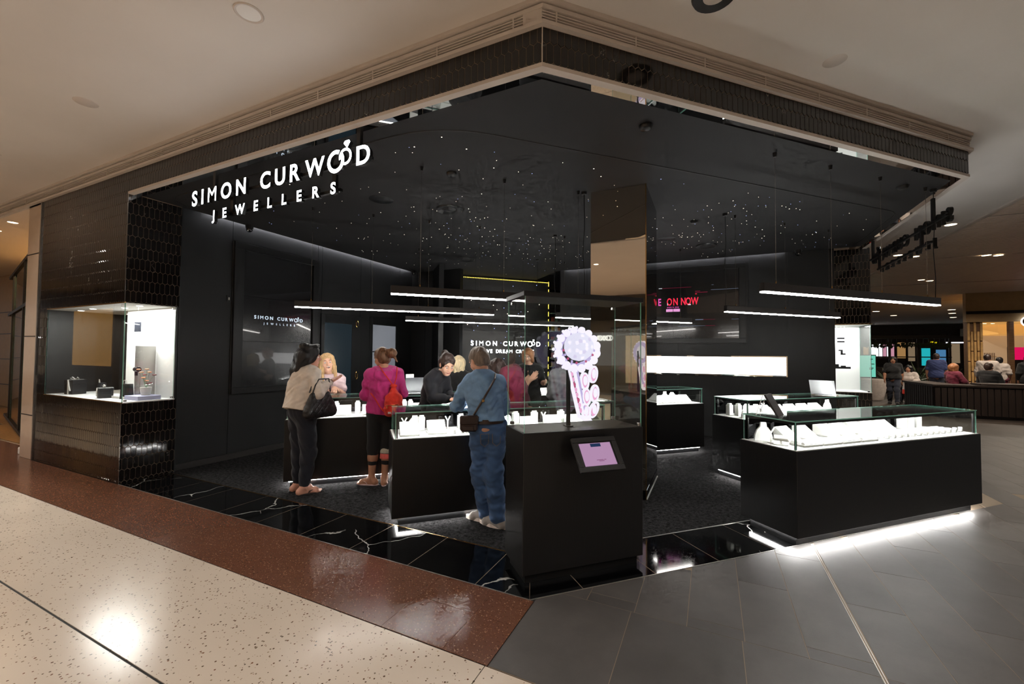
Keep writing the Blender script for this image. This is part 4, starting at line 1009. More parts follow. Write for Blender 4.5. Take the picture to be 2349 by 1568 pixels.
for k in range(11):
    th = k * 2.4; rr = .03 + .012 * (k % 4); x, y, z = rr * 1.8 * math.cos(th), rr * math.sin(th), .15 + .035 * ((k * 5) % 6)
    st = part('stem', fl_, lambda b: b.tube([(0, 0, .09), (x * .6, y * .6, z * .8), (x, y, z)], .002, 'box_green', 5))
    part('bloom', fl_, lambda b: [b.ball((x + .012 * math.cos(q * 1.26), y + .012 * math.sin(q * 1.26), z), (.012, .012, .008), 'petal' if k % 3 else 'petal_dark', 7, 5) for q in range(5)], True)
bpart('divider', win1, -5.64, -5.636, .30, .52, .95, 1.62, 'steel')
# --- goods in the right window
def hung(x, z, polys, label):
    t = thing('hanging_shape', label, 'display shape', (x, 6.85, z)); part('cord', t, lambda b: b.tube([(.06, 0, 0), (.06, 0, 2.10 - z)], .0012, 'steel', 4))
    for p in polys: part('plate', t, lambda b: b.prism(p, -.01, .01, 'box_black', 'y'))
def R4(x0, x1, z0, z1): return [(x0, z0), (x1, z0), (x1, z1), (x0, z1)]
hung(3.10, 1.84, [R4(.0, .11, .03, .06), R4(.0, .11, -.03, -.002)], 'pair of dark bars hung highest in the right window')
hung(3.15, 1.60, [R4(0, .03, .0, .08), R4(-.03, 0, .055, .08), R4(0, .07, -.01, .015)], 'dark stepped shape hung in the middle of the right window')
hung(3.04, 1.34, [R4(-.03, .25, 0, .035), R4(.02, .08, .035, .08), R4(.11, .18, .035, .055)], 'long dark stepped shape hung lowest in the right window')
t = thing('flower_sprig', 'small orange flowers at the left foot of the right window', 'flowers', (3.0, 6.72, .949))
for k in range(5): part('bloom', t, lambda b: b.ball((.012 * math.cos(k * 2.2), .01 * math.sin(k * 2.2), .10 + .03 * k), (.014, .014, .012), 'petal', 7, 5), True)
part('stem', t, lambda b: b.tube([(0, 0, 0), (0, 0, .24)], .003, 'box_green', 5)); part('vase', t, lambda b: b.lathe([(.02, 0), (.028, .05), (.018, .09)], 'white_prop', 14), True)

# --- things on the counter tops
mat('laptop_grey', srgb(126, 126, 128), .45, metal=.3); mat('laptop_dark', srgb(44, 46, 50), .4)
def laptop(a, b, rz, label, m_='laptop_grey', w_=.32, lean=.12):
    t = thing('laptop', label, 'laptop', AB(a, b, 1.021), Q45 + rz); bpart('base', t, -w_ / 2, w_ / 2, -.11, .11, 0, .014, 'steel', .003)
    part('lid', t, lambda q: q.poly([(-w_ / 2, -.11, .014), (w_ / 2, -.11, .014), (w_ / 2, -.11 - lean, .21), (-w_ / 2, -.11 - lean, .21), (-w_ / 2, -.102, .014), (w_ / 2, -.102, .014), (w_ / 2, -.102 - lean, .212), (-w_ / 2, -.102 - lean, .212)], [(0, 1, 2, 3), (4, 7, 6, 5), (0, 4, 5, 1), (1, 5, 6, 2), (2, 6, 7, 3), (3, 7, 4, 0)], m_)); bpart('hinge', t, -w_ / 2 + .03, w_ / 2 - .03, -.115, -.1, .008, .02, 'laptop_dark'); return t
laptop(5.02, 1.53, -1.15, 'open grey laptop seen from behind on the second row counter', w_=.28)
laptop(-.33, 3.30, .15, 'dark computer seen from behind on the counter right of the pink hoodie', 'laptop_dark', .36, .03)
o = MB(); o.box(-.07, .07, -.002, .002, 0, .17, 'white_prop'); o.prism([(-.03, 0), (.03, 0), (0, .12)], .002, .05, 'white_prop', 'y'); tag(o.build('counter_card', loc=AB(-.24, 5.0, 1.021), rot=(0, 0, Q45 + .2)), 'white standing card on the far counter behind the dark haired assistant', 'card')
t = thing('tablet_stand', 'black tablet propped on a white wire easel on the front counter', 'tablet', AB(2.46, .25, 1.021), Q45 - 1.12)
part('tablet', t, lambda b: b.poly([(.03, -.1, 0), (.045, -.1, .004), (-.055, -.1, .19), (-.07, -.1, .186), (.03, .1, 0), (.045, .1, .004), (-.055, .1, .19), (-.07, .1, .186)], [(0, 1, 2, 3), (7, 6, 5, 4), (0, 4, 5, 1), (1, 5, 6, 2), (2, 6, 7, 3), (3, 7, 4, 0)], 'black_frame'))
part('easel_leg', t, lambda b: b.tube([(-.06, -.06, .188), (-.085, -.06, .18), (-.14, -.06, .0)], .003, 'white_prop', 6)); part('easel_leg', t, lambda b: b.tube([(-.06, .06, .188), (-.085, .06, .18), (-.14, .06, .0)], .003, 'white_prop', 6))

# ================================================================== PEOPLE
# Bodies and clothes are grown as one smooth surface each from rounded limbs laid along a posed skeleton.
class Field:
    def __init__(s, lo, hi, h):
        s.h = h; s.ax = [np.arange(lo[i], hi[i] + h, h, dtype=np.float32) for i in range(3)]
        s.d = np.full([len(a) for a in s.ax], .25, np.float32)
    def sub(s, lo, hi):
        sl = []; g = []
        for i in range(3):
            a = max(0, int(np.searchsorted(s.ax[i], lo[i])) - 1); b = min(len(s.ax[i]), int(np.searchsorted(s.ax[i], hi[i])) + 1)
            if b <= a: return None, None
            sl.append(slice(a, b)); sh = [1, 1, 1]; sh[i] = -1; g.append(s.ax[i][a:b].reshape(sh))
        return tuple(sl), g
    def put(s, sl, e, k, op):
        d = s.d[sl]
        if op == 'u':
            h = np.maximum(k - np.abs(d - e), 0) / k; s.d[sl] = np.minimum(d, e) - h * h * k * .25
        else:
            e = -e; h = np.maximum(k - np.abs(d - e), 0) / k; s.d[sl] = np.maximum(d, e) + h * h * k * .25
    def cone(s, a, b, ra, rb, k=.02, flat=None, op='u'):
        a = np.array(a, np.float32); b = np.array(b, np.float32); R = max(ra, rb) + k + .02; m = 1.0
        if flat: m = max(1., 1 / flat[1])
        sl, g = s.sub(np.minimum(a, b) - R * m, np.maximum(a, b) + R * m)
        if sl is None: return
        ba = b - a; L2 = float(ba @ ba) + 1e-9
        p = [g[i] - a[i] for i in range(3)]
        t = np.clip((p[0] * ba[0] + p[1] * ba[1] + p[2] * ba[2]) / L2, 0, 1)
        q = [p[i] - t * ba[i] for i in range(3)]
        if flat:
            n = np.array(flat[0], np.float32); n = n / np.linalg.norm(n); dn = (q[0] * n[0] + q[1] * n[1] + q[2] * n[2]) * (flat[1] - 1)
            q = [q[i] + n[i] * dn for i in range(3)]
        s.put(sl, np.sqrt(q[0] ** 2 + q[1] ** 2 + q[2] ** 2) - (ra + t * (rb - ra)), k, op)
    def ell(s, c, r, k=.02, rot=None, op='u'):
        c = np.array(c, np.float32); R = max(r) + k + .02; sl, g = s.sub(c - R, c + R)
        if sl is None: return
        p = [g[i] - c[i] for i in range(3)]
        if rot is not None:
            M3 = np.array(rot).T; p = [M3[i, 0] * p[0] + M3[i, 1] * p[1] + M3[i, 2] * p[2] for i in range(3)]
        k0 = np.sqrt(sum((p[i] / r[i]) ** 2 for i in range(3))); k1 = np.sqrt(sum((p[i] / r[i] ** 2) ** 2 for i in range(3))) + 1e-6
        s.put(sl, k0 * (k0 - 1) / k1, k, op)
    def keep(s, n, c, where=None):
        """keep n.p <= c"""
        sl, g = s.sub(where[0], where[1]) if where else (tuple([slice(None)] * 3), [s.ax[0][:, None, None], s.ax[1][None, :, None], s.ax[2][None, None, :]])
        s.d[sl] = np.maximum(s.d[sl], n[0] * g[0] + n[1] * g[1] + n[2] * g[2] - c)
    def fold(s, amp, seed, scale=1., along=(1, 1, 1.6)):
        r = np.random.RandomState(seed); X, Y, Z = [s.ax[i].reshape([-1 if j == i else 1 for j in range(3)]) for i in range(3)]
        w_ = 0
        for f in (34, 60, 105):
            v = r.normal(size=3) * np.array(along); v = v / np.linalg.norm(v) * f * scale; u = r.normal(size=3); u = u / np.linalg.norm(u) * f * .6
            w_ = w_ + np.sin(v[0] * X + v[1] * Y + v[2] * Z + 1.4 * np.sin(u[0] * X + u[1] * Y + u[2] * Z + r.uniform(0, 6))) * (34. / f) ** .8
        s.d += (amp * w_).astype(np.float32) * (np.abs(s.d) < .06)
    def mesh(s, name, mats, smooth=True):
        d = s.d; S = d < 0; nx, ny, nz = d.shape
        c = np.zeros((nx - 1, ny - 1, nz - 1), np.int8)
        O = [(i, j, k) for i in (0, 1) for j in (0, 1) for k in (0, 1)]
        for i, j, k in O: c += S[i:nx - 1 + i, j:ny - 1 + j, k:nz - 1 + k]
        idx = np.argwhere((c > 0) & (c < 8))
        if len(idx) == 0: idx = np.zeros((0, 3), int)
        ids = np.full(c.shape, -1, np.int32); ids[tuple(idx.T)] = np.arange(len(idx))
        val = {o: d[idx[:, 0] + o[0], idx[:, 1] + o[1], idx[:, 2] + o[2]] for o in O}
        acc = np.zeros((len(idx), 3)); cnt = np.zeros(len(idx))
        for a in O:
            for ax in range(3):
                if a[ax]: continue
                b = list(a); b[ax] = 1; b = tuple(b); va, vb = val[a], val[b]; m = (va < 0) != (vb < 0)
                t = np.where(m, va / np.where(va - vb == 0, 1, va - vb), 0)
                p = np.tile(np.array(a, float), (len(idx), 1)); p[:, ax] = t
                acc += p * m[:, None]; cnt += m
        P = (idx + acc / np.maximum(cnt, 1)[:, None]) * s.h + np.array([a[0] for a in s.ax])
        F = []
        for ax in range(3):
            A = [slice(None)] * 3; B = [slice(None)] * 3; A[ax] = slice(0, -1); B[ax] = slice(1, None)
            ch = np.argwhere(S[tuple(A)] != S[tuple(B)]); u, v = [(1, 2), (2, 0), (0, 1)][ax]
            ok = (ch[:, u] > 0) & (ch[:, v] > 0) & (ch[:, u] < d.shape[u] - 1) & (ch[:, v] < d.shape[v] - 1); ch = ch[ok]
            if not len(ch): continue
            q = []
            for du, dv in ((-1, -1), (0, -1), (0, 0), (-1, 0)):
                e = ch.copy(); e[:, u] += du; e[:, v] += dv; q.append(ids[tuple(e.T)])
            q = np.stack(q, 1); fl = S[tuple(A)][tuple(ch.T)]
            q = np.where(fl[:, None], q, q[:, ::-1]); F.append(q)
        F = np.concatenate(F) if F else np.zeros((0, 4), int); F = F[(F >= 0).all(1)]
        me = bpy.data.meshes.new(name); me.vertices.add(len(P)); me.vertices.foreach_set('co', P.astype(np.float32).ravel())
        me.loops.add(len(F) * 4); me.loops.foreach_set('vertex_index', F.astype(np.int32).ravel())
        me.polygons.add(len(F)); me.polygons.foreach_set('loop_start', np.arange(0, len(F) * 4, 4, dtype=np.int32))
        me.update(calc_edges=True); me.validate()
        me.polygons.foreach_set('use_smooth', [smooth] * len(me.polygons))
        for m in mats: me.materials.append(M(m))
        return me
def lerp(a, b, t): return tuple(a[i] + (b[i] - a[i]) * t for i in range(3))
def vadd(a, b, k=1.): return tuple(a[i] + b[i] * k for i in range(3))
def unit(v): v = np.array(v, float); return v / (np.linalg.norm(v) + 1e-9)
def rotm(yaw=0., pitch=0., roll=0.):
    """head turn: yaw to the left +, pitch down +, roll"""
    return np.array((Matrix.Rotation(yaw, 3, 'Z') @ Matrix.Rotation(-pitch, 3, 'X') @ Matrix.Rotation(roll, 3, 'Y')))
def limbs(J, w, head, female=True, toes=False):
    """list of (tag, kind, args): the whole body as rounded limbs"""
    P = []; C_ = lambda tg, a, b, ra, rb, **k: P.append((tg, 'c', (a, b, ra * w, rb * w), k)); E_ = lambda tg, c, r, **k: P.append((tg, 'e', (c, tuple(x * w for x in r)), k))
    pel, wst, nkb, hed = J['pel'], J['wst'], J['nkb'], J['hed']; chs = lerp(wst, nkb, .52)
    up = unit(np.array(nkb) - np.array(pel)); sx = unit(np.array(J['shR']) - np.array(J['shL'])); fwd = np.cross(up, sx); fwd = unit(fwd); sx = np.cross(fwd, up); RT = np.stack([sx, fwd, up], 1)
    J['_up'], J['_fw'], J['_rt'] = up, fwd, RT
    E_('torso', pel, (.165 if female else .155, .118, .135), k=.05, rot=RT)
    E_('torso', wst, (.132 if female else .145, .100, .17), k=.06, rot=RT)
    E_('torso', chs, (.150 if female else .168, .112, .17), k=.06, rot=RT)
    if female:
        for s_ in (-1, 1): E_('torso', tuple(np.array(chs) + sx * s_ * .07 + fwd * .085 - up * .03), (.062, .055, .062), k=.04)
    else: E_('torso', tuple(np.array(wst) + fwd * .03), (.135, .10, .13), k=.05, rot=RT)
    C_('torso', lerp(J['shL'], nkb, .12), lerp(J['shR'], nkb, .12), .056, .056, k=.05)
    for S_ in 'LR':
        sh, el, wr = J['sh' + S_], J['el' + S_], J['wr' + S_]
        C_('torso', vadd(nkb, up, -.0), lerp(sh, nkb, .2), .050, .050, k=.05)
        C_('armU', sh, el, .050, .040, k=.03); C_('armF', el, lerp(el, wr, .35), .041, .041, k=.02); C_('armF', lerp(el, wr, .3), wr, .041, .027, k=.02)
        d = unit(np.array(J.get('ha' + S_, tuple(2 * np.array(wr) - np.array(el)))) - np.array(wr)); n0 = J.get('pn' + S_, (1 if S_ == 'L' else -1, 0, 0)); n_ = unit(np.array(n0) - d * (np.array(n0) @ d)); sd = np.cross(n_, d)
        pm = np.array(wr) + d * .078; curl = J.get('curl' + S_, .5)
        P.append(('hand', 'c', (tuple(wr), tuple(pm), .030, .035), dict(k=.015, flat=(n_, 1.9))))
        for f_ in range(4):
            b0 = pm + sd * (-.027 + .018 * f_) + d * (.008 if f_ in (1, 2) else 0); ln = (.034, .040, .037, .028)[f_]
            d1 = unit(d + n_ * curl * .5 + sd * (-.09 + .06 * f_)); d2 = unit(d + n_ * curl * 1.3); m1 = b0 + d1 * ln; e1 = m1 + d2 * ln * .85
            P.append(('hand', 'c', (tuple(b0 - d * .015), tuple(m1), .0095, .0088), dict(k=.006))); P.append(('hand', 'c', (tuple(m1), tuple(e1), .0088, .0075), dict(k=.004)))
        ts = -1 if (np.cross(n_, d) @ sd) > 0 else 1
        t0 = np.array(wr) + d * .025 - sd * .026; t1 = t0 + unit(d * .8 - sd * .75 + n_ * .35) * .042; t2 = t1 + unit(d - sd * .25 + n_ * .4) * .030
        P.append(('hand', 'c', (tuple(t0), tuple(t1), .0135, .0105), dict(k=.012))); P.append(('hand', 'c', (tuple(t1), tuple(t2), .0105, .0085), dict(k=.005)))
        hp, kn, an, to = J['hp' + S_], J['kn' + S_], J['an' + S_], J['to' + S_]
        C_('thigh', hp, kn, .088 if female else .083, .057, k=.04); C_('calf', kn, lerp(kn, an, .35), .057, .056, k=.03); C_('calf', lerp(kn, an, .3), an, .055, .036, k=.03)
        df = unit((to[0] - an[0], to[1] - an[1], 0)); he = (an[0] - df[0] * .045, an[1] - df[1] * .045, .036); J['_he' + S_], J['_df' + S_] = he, df
        sd2 = np.array((df[1], -df[0], 0)); bl = np.array((an[0], an[1], 0)) + df * .125
        P.append(('foot', 'c', (an, (he[0], he[1], .036), .036, .034), dict(k=.02))); P.append(('foot', 'c', ((he[0], he[1], .036), tuple(bl + np.array((0, 0, .026))), .033, .026), dict(k=.02)))
        P.append(('foot', 'c', ((an[0], an[1], .075), tuple(bl + np.array((0, 0, .028))), .034, .024), dict(k=.03))); P.append(('foot', 'c', (tuple(bl - sd2 * .022 + np.array((0, 0, .022))), tuple(bl + sd2 * .022 + np.array((0, 0, .022))), .020, .020), dict(k=.02)))
        if toes:
            for q in range(5):
                o = (q - 2) * .017 * (1 if S_ == 'R' else -1); b0 = bl + sd2 * o + np.array((0, 0, .018)); ln = (.058, .052, .047, .041, .033)[q]; r_ = (.0125, .0095, .009, .0085, .008)[q]
                P.append(('foot', 'c', (tuple(b0), tuple(b0 + df * ln - np.array((0, 0, .004))), r_, r_), dict(k=.006)))
    # neck and head
    R3 = head; H = lambda x, y, z: tuple(np.array(hed) + R3 @ np.array((x, y, z)))
    C_('neck', vadd(nkb, (0, 0, -.02)), H(0, -.02, -.07), .055 if female else .063, .050 if female else .058, k=.03)
    P.append(('head', 'e', (H(0, -.012, .032), (.074, .094, .084)), dict(k=.03, rot=R3))); P.append(('head', 'e', (H(0, .022, -.035), (.058, .066, .080)), dict(k=.03, rot=R3)))
    P.append(('head', 'e', (H(0, .052, -.090), (.030, .030, .024)), dict(k=.03, rot=R3)))                                  # chin
    P.append(('head', 'c', (H(0, .080, .020), H(0, .104, -.022), .010, .014), dict(k=.012)))                               # nose
    for s_ in (-1, 1):
        P.append(('head', 'e', (H(s_ * .012, .094, -.026), (.009, .010, .007)), dict(k=.008, rot=R3)))
        P.append(('head', 'e', (H(s_ * .040, .058, -.028), (.022, .018, .020)), dict(k=.02, rot=R3)))                      # cheeks
        P.append(('head', 'c', (H(s_ * .012, .082, .028), H(s_ * .045, .070, .028), .009, .008), dict(k=.015)))            # brow ridge
        P.append(('head', 'e', (H(s_ * .031, .092, .008), (.016, .014, .010)), dict(k=.012, rot=R3, op='s')))              # eye sockets
        P.append(('head', 'e', (H(s_ * .076, -.008, -.008), (.010, .020, .033)), dict(k=.006, rot=R3)))                    # ears
    P.append(('head', 'c', (H(-.020, .084, -.058), H(.020, .084, -.058), .0075, .0075), dict(k=.008)))                     # lips
    J['_H'] = H; J['_R3'] = R3
    return P
def fill(F, prims, tags, inf=0., swap=None):
    for tg, kd, a, k in prims:
        if tg not in tags: continue
        k = dict(k)
        if kd == 'c': F.cone(a[0], a[1], a[2] + inf, a[3] + inf, **k)
        else:
            if k.get('op') == 's' and inf: continue
            F.ell(a[0], tuple(x + inf for x in a[1]), **k)
def bounds(J, pad=.2):
    P = np.array([v for k, v in J.items() if not k.startswith(('_', 'pn', 'curl'))]); lo = P.min(0) - pad; hi = P.max(0) + pad; lo[2] = max(lo[2], -.01); return lo, hi
def person(label, base, rotz, J, top, bottom, skin, hair, head=(0, 0, 0), w=1., female=True, feet='shoe', shoe_m='shoe_dark', h=.0075, group=None, face=True, toes=False, smile=False, skirt=False, eye='eye_brown', extra=None, fine=True):
    J = dict(J); s_ = J.get('pel', (0, 0, .92))
    pel = J['pel']
    for S_, q in (('L', -1), ('R', 1)):
        J.setdefault('hp' + S_, (pel[0] + q * .09, pel[1], pel[2] - .03)); J.setdefault('kn' + S_, (J['hp' + S_][0], J['hp' + S_][1] * .5 + .03, .46)); J.setdefault('an' + S_, (J['kn' + S_][0], -.02, .085)); J.setdefault('to' + S_, (J['an' + S_][0] + q * .015, J['an' + S_][1] + .16, .03))
    R3 = rotm(*head); P = limbs(J, w, R3, female, toes); lo, hi = bounds({k: v for k, v in J.items() if k[0] != '_'}); H = J['_H']
    F = Field(lo, hi, h); fill(F, P, ('torso', 'armU', 'armF', 'neck', 'head', 'thigh', 'calf'), -.004 if False else 0.); fill(F, P, ('hand', 'foot') if feet != 'shoe' else ('hand',))
    if feet == 'shoe': fill(F, P, ('foot',))
    body = link('person', F.mesh('body', [skin]), None, (base[0], base[1], 0), (0, 0, rotz)); tag(body, label, 'person', group)
    # garments
    def garment(name, tags, inf, m, cuts=(), amp=.004, seed=1, more=None, scale=1., lab=None, hh=None):
        G = Field(lo, hi, hh or h); fill(G, P, tags, inf)
        if more: more(G)
        if amp: G.fold(amp, seed, scale)
        for n_, c_ in cuts: G.keep(n_, c_)
        o = link(name, G.mesh(name, [m]), body)
        if lab: o['label'] = lab
        return o
    top(garment, J, P); bottom(garment, J, P)
    if hair:
        G = Field(np.array(J['hed']) - .42, np.array(J['hed']) + .25, .0065 if fine else .011); hm = hair(G, J, H, R3); G.fold(.0026, 5, 2.4, (1.4, 1.4, .18)); link('hair', G.mesh('hair', [hm]), body)
    if feet == 'shoe':
        for S_ in 'LR':
            an, he, df = J['an' + S_], J['_he' + S_], J['_df' + S_]; G = Field(np.array((he[0], he[1], 0)) - .16 + np.array((df[0] * .1, df[1] * .1, .12)), np.array((he[0], he[1], 0)) + .16 + np.array((df[0] * .1, df[1] * .1, 0)), .006 if fine else .012)
            for tg, kd, a, k in P:
                if tg == 'foot': G.cone(a[0], a[1], a[2] + .010, a[3] + .010, **k)
            G.keep((0, 0, 1), .105); G.keep((0, 0, -1), -.004); so = link('shoe', G.mesh('shoe', [shoe_m]), body)
            if extra == 'sneaker':
                t_ = (np.array((he[0], he[1], 0)) + df * .08); b = MB(); sd = np.array((df[1], -df[0], 0)); out = []
                for i in range(16):
                    a_ = 2 * math.pi * i / 16; ly = math.cos(a_) * .150; lx = math.sin(a_) * (.046 if ly > -.05 else .042) * (1 - .25 * max(0, ly) / .15); out.append(tuple((t_ + df * (ly + .02) + sd * lx)[:2]))
                b.prism(out, .002, .034, 'sole_white'); b.build('sole', so)
                for q in range(4):
                    c0 = np.array((an[0], an[1], 0)) + df * (.045 + .02 * q); b = MB(); b.tube([tuple(c0 - sd * .028 + np.array((0, 0, .084 - .011 * q))), tuple(c0 + np.array((0, 0, .100 - .013 * q))), tuple(c0 + sd * .028 + np.array((0, 0, .084 - .011 * q)))], .0045, 'shoe_dark', 6); b.build('shoelace', so)
    elif feet == 'thong':
        for S_ in 'LR':
            he, df = J['_he' + S_], J['_df' + S_]; sd = np.array((df[1], -df[0], 0)); c0 = np.array((he[0], he[1], 0)) + df * .095; out = []
            for i in range(18):
                a_ = 2 * math.pi * i / 18; ly = math.cos(a_) * .138; lx = math.sin(a_) * (.040 + .010 * max(0, ly) / .138); out.append(tuple((c0 + df * ly + sd * lx)[:2]))
            b = MB(); b.prism(out, .002, .014, shoe_m); so = b.build('sandal', body)
            for q in (-1, 1):
                p0 = c0 + df * .085; b = MB(); b.tube([tuple(p0 + np.array((0, 0, .016))), tuple(p0 - df * .02 + sd * q * .018 + np.array((0, 0, .052))), tuple(c0 + df * .0 + sd * q * .041 + np.array((0, 0, .040))), tuple(c0 - df * .02 + sd * q * .042 + np.array((0, 0, .012)))], .0042, shoe_m if shoe_m != 'sandal_pink' else 'sandal_pink', 6); b.build('strap', so)
    if face:
        for q in (-1, 1):
            e_ = link('eye', EYE[eye], body, H(q * .031, .0745, .006), Matrix(R3.tolist()).to_euler())
            b = MB(); b.tube([H(q * .014, .088, .030), H(q * .032, .086, .036), H(q * .050, .073, .029)], .0036, 'brow', 5); b.build('eyebrow', body)
        b = MB(); b.tube([H(-.024, .082, -.055), H(-.010, .093, -.060), H(.010, .093, -.060), H(.024, .082, -.055)], .0048, 'lip', 6); b.build('mouth', body)
        if smile:
            b = MB(); b.ball(H(0, .086, -.058), (.021, .012, .013), 'mouth_dark', 10, 6); b.build('open_mouth', body); b = MB(); b.tube([H(-.016, .092, -.052), H(0, .099, -.054), H(.016, .092, -.052)], .0048, 'teeth', 6); b.build('teeth', body)
    body['_J'] = 0; del body['_J']
    return body, J, P
def eyemesh(m_):
    b = MB(); b.ball((0, 0, 0), .0110, 'eye_white', 10, 7); b.ball((0, .0062, 0), .0062, m_, 8, 6); return b.mesh('eye', True)
mat('eye_white', srgb(226, 222, 216), .3); mat('eye_brown', srgb(34, 24, 20), .2); mat('eye_blue', srgb(56, 70, 84), .2); mat('brow', srgb(74, 54, 42), .9); mat('lip', srgb(170, 92, 86), .5); mat('mouth_dark', srgb(80, 30, 30), .5); mat('teeth', srgb(240, 236, 230), .3)
EYE = {k: eyemesh(k) for k in ('eye_brown', 'eye_blue')}
for n_, c_ in (('skin_fair', (226, 176, 150)), ('skin_light', (214, 162, 136)), ('skin_pink', (206, 150, 128)), ('skin_dark', (150, 104, 80)), ('skin_tan', (190, 138, 110))): mat(n_, srgb(*c_), .5, var=.05, vscale=14, spec=.35)
for n_, c_ in (('hair_black', (20, 17, 18)), ('hair_blond', (196, 160, 112)), ('hair_pale', (222, 200, 160)), ('hair_brown', (108, 74, 50)), ('hair_dark', (52, 36, 30)), ('hair_red', (168, 112, 72)), ('hair_grey', (124, 110, 98))): mat(n_, srgb(*c_), .45, var=.35, vscale=9, vstretch=(9, 9, .6), bump=.3, bscale=40, bstretch=(6, 6, .3))
for n_, c_ in (('knit_white', (226, 212, 198)), ('pink_fleece', (202, 52, 132)), ('denim_shirt', (118, 154, 192)), ('denim_jean', (62, 92, 134)), ('navy_jean', (13, 15, 28)), ('black_knit', (18, 18, 20)), ('navy_cloth', (15, 16, 26)), ('blush', (236, 208, 212)), ('maroon', (112, 34, 56)), ('grey_check', (110, 110, 112)), ('blue_tee', (54, 66, 112)), ('white_tee', (196, 184, 176)), ('dark_jean', (36, 40, 54)), ('shoe_dark', (26, 24, 24)), ('shoe_grey', (150, 142, 136)), ('sole_white', (224, 208, 198)), ('sandal_black', (30, 26, 26)), ('sandal_pink', (228, 196, 194)), ('black_leather', (24, 22, 22)), ('brown_leather', (50, 34, 28)), ('red_nylon', (222, 50, 34)), ('stripe_grey', (196, 188, 170)), ('stripe_coral', (240, 112, 104)), ('seam', (120, 96, 70))): mat(n_, srgb(*c_), .85 if 'leather' not in n_ else .38, var=.12, vscale=16, bump=.25, bscale=140, sheen=.0 if 'leather' in n_ else .12)
Zc = lambda z: ((0, 0, -1), -z)       # keep above z
def ltop(m, hem, inf=.022, sleeve=1., amp=.005, seed=3, neck=None, name='top', more=None, lab=None):
    """long or short sleeved top; sleeve = 0..2 (1 elbow, 2 wrist)"""
    def f(garment, J, P):
        nz = neck if neck is not None else J['nkb'][2] + .064
        def extra(G):
            for S_ in 'LR':
                sh, el, wr = J['sh' + S_], J['el' + S_], J['wr' + S_]
                if sleeve <= 1: G.cone(sh, lerp(sh, el, sleeve), .054 + inf * .6, .050 + inf * .9, .03)
                else: G.cone(sh, el, .052 + inf, .044 + inf, .014); G.cone(el, lerp(el, wr, sleeve - 1), .044 + inf, .031 + inf * .6, .015)
            if more: more(G, J)
        up = J['_up']; c0 = np.array(J['nkb']) + up * (nz - J['nkb'][2])
        hemn = np.array((0, 0, -1.)); garment(name, ('torso',), inf, m, cuts=[((0, 0, -1), -hem), (tuple(up), float(up @ c0))] if neck is not False else [((0, 0, -1), -hem)], amp=amp, seed=seed, more=extra, lab=lab)
    return f
def ltrous(m, ankle=.93, inf=.014, amp=.004, seed=8, waist=.06, name='trousers', loose=0., lab=None, hip=.168, thigh=.090):
    def f(garment, J, P):
        def extra(G):
            for S_ in 'LR':
                hp, kn, an = J['hp' + S_], J['kn' + S_], J['an' + S_]
                G.cone(hp, kn, thigh + inf, thigh - .028 + inf + loose, .04); G.cone(kn, lerp(kn, an, ankle), .062 + inf + loose, .042 + inf + loose, .03)
            G.ell(J['pel'], (hip + inf, hip * .73 + inf, .13), .05, J['_rt'])
        zt = J['pel'][2] + waist
        zb = min(lerp(J['knL'], J['anL'], ankle)[2], lerp(J['knR'], J['anR'], ankle)[2])
        garment(name, (), inf, m, cuts=[((0, 0, 1), zt)], amp=amp, seed=seed, more=extra, lab=lab)
    return f
def cap(G, H, R3, gx=.010, low=-.06, front=.05):
    """hair cap leaving the face free"""
    G.ell(H(0, -.018, .038), (.080 + gx, .098 + gx, .088 + gx), .02, R3); G.ell(H(0, -.045, -.01), (.074 + gx, .072 + gx, .085 + gx), .03, R3)
    G.ell(H(0, .112, -.030), (.070, .076, .108), .015, R3, 's')
def hair_long_black(G, J, H, R3):
    cap(G, H, R3, .022)
    for x, y in ((-.07, -.05), (.0, -.09), (.06, -.07), (-.03, -.10)): G.cone(H(x, y, .02), H(x * 1.0 - .02, y - .04, -.15), .055, .045, .04); G.cone(H(x - .02, y - .04, -.15), H(x - .03, y - .075, -.27), .045, .012, .03)
    for k in range(9): a = k * .7; G.ell(H(.07 * math.cos(a), -.02 + .08 * math.sin(a), .11 + .012 * (k % 3)), (.028, .028, .022), .02)
    return 'hair_black'
def hair_long_blond(G, J, H, R3):
    cap(G, H, R3, .010)
    for q in (-1, 1):
        G.cone(H(q * .055, .0, .07), H(q * .078, .03, -.06), .034, .026, .03); G.cone(H(q * .078, .03, -.06), H(q * .082, .035, -.235), .028, .014, .02); G.cone(H(q * .07, -.04, .0), H(q * .075, -.03, -.22), .045, .02, .03)
    G.cone(H(0, -.07, 0), H(0, -.06, -.2), .06, .03, .03); return 'hair_blond'
def hair_bun(G, J, H, R3):
    cap(G, H, R3, .006); b = J.get('bun', H(.03, -.12, .06)); G.ell(b, (.062, .060, .055), .02)
    for k in range(8): a = k * .8; G.ell(vadd(b, (.045 * math.cos(a), .02 * math.sin(a * 2), .042 * math.sin(a))), (.024, .024, .022), .012)
    for k in range(4): G.cone(vadd(b, (.03, 0, -.02)), vadd(b, (.05 + .008 * k, -.01 * k, -.07 - .012 * k)), .014, .006, .01)
    return 'hair_brown'
def hair_pony(G, J, H, R3):
    cap(G, H, R3, .007); G.cone(H(0, -.09, .085), H(0, -.135, .07), .030, .034, .02); G.cone(H(0, -.135, .07), H(0, -.15, -.06), .036, .030, .02); G.cone(H(0, -.15, -.06), H(0, -.13, -.17), .030, .008, .02); return 'hair_dark'
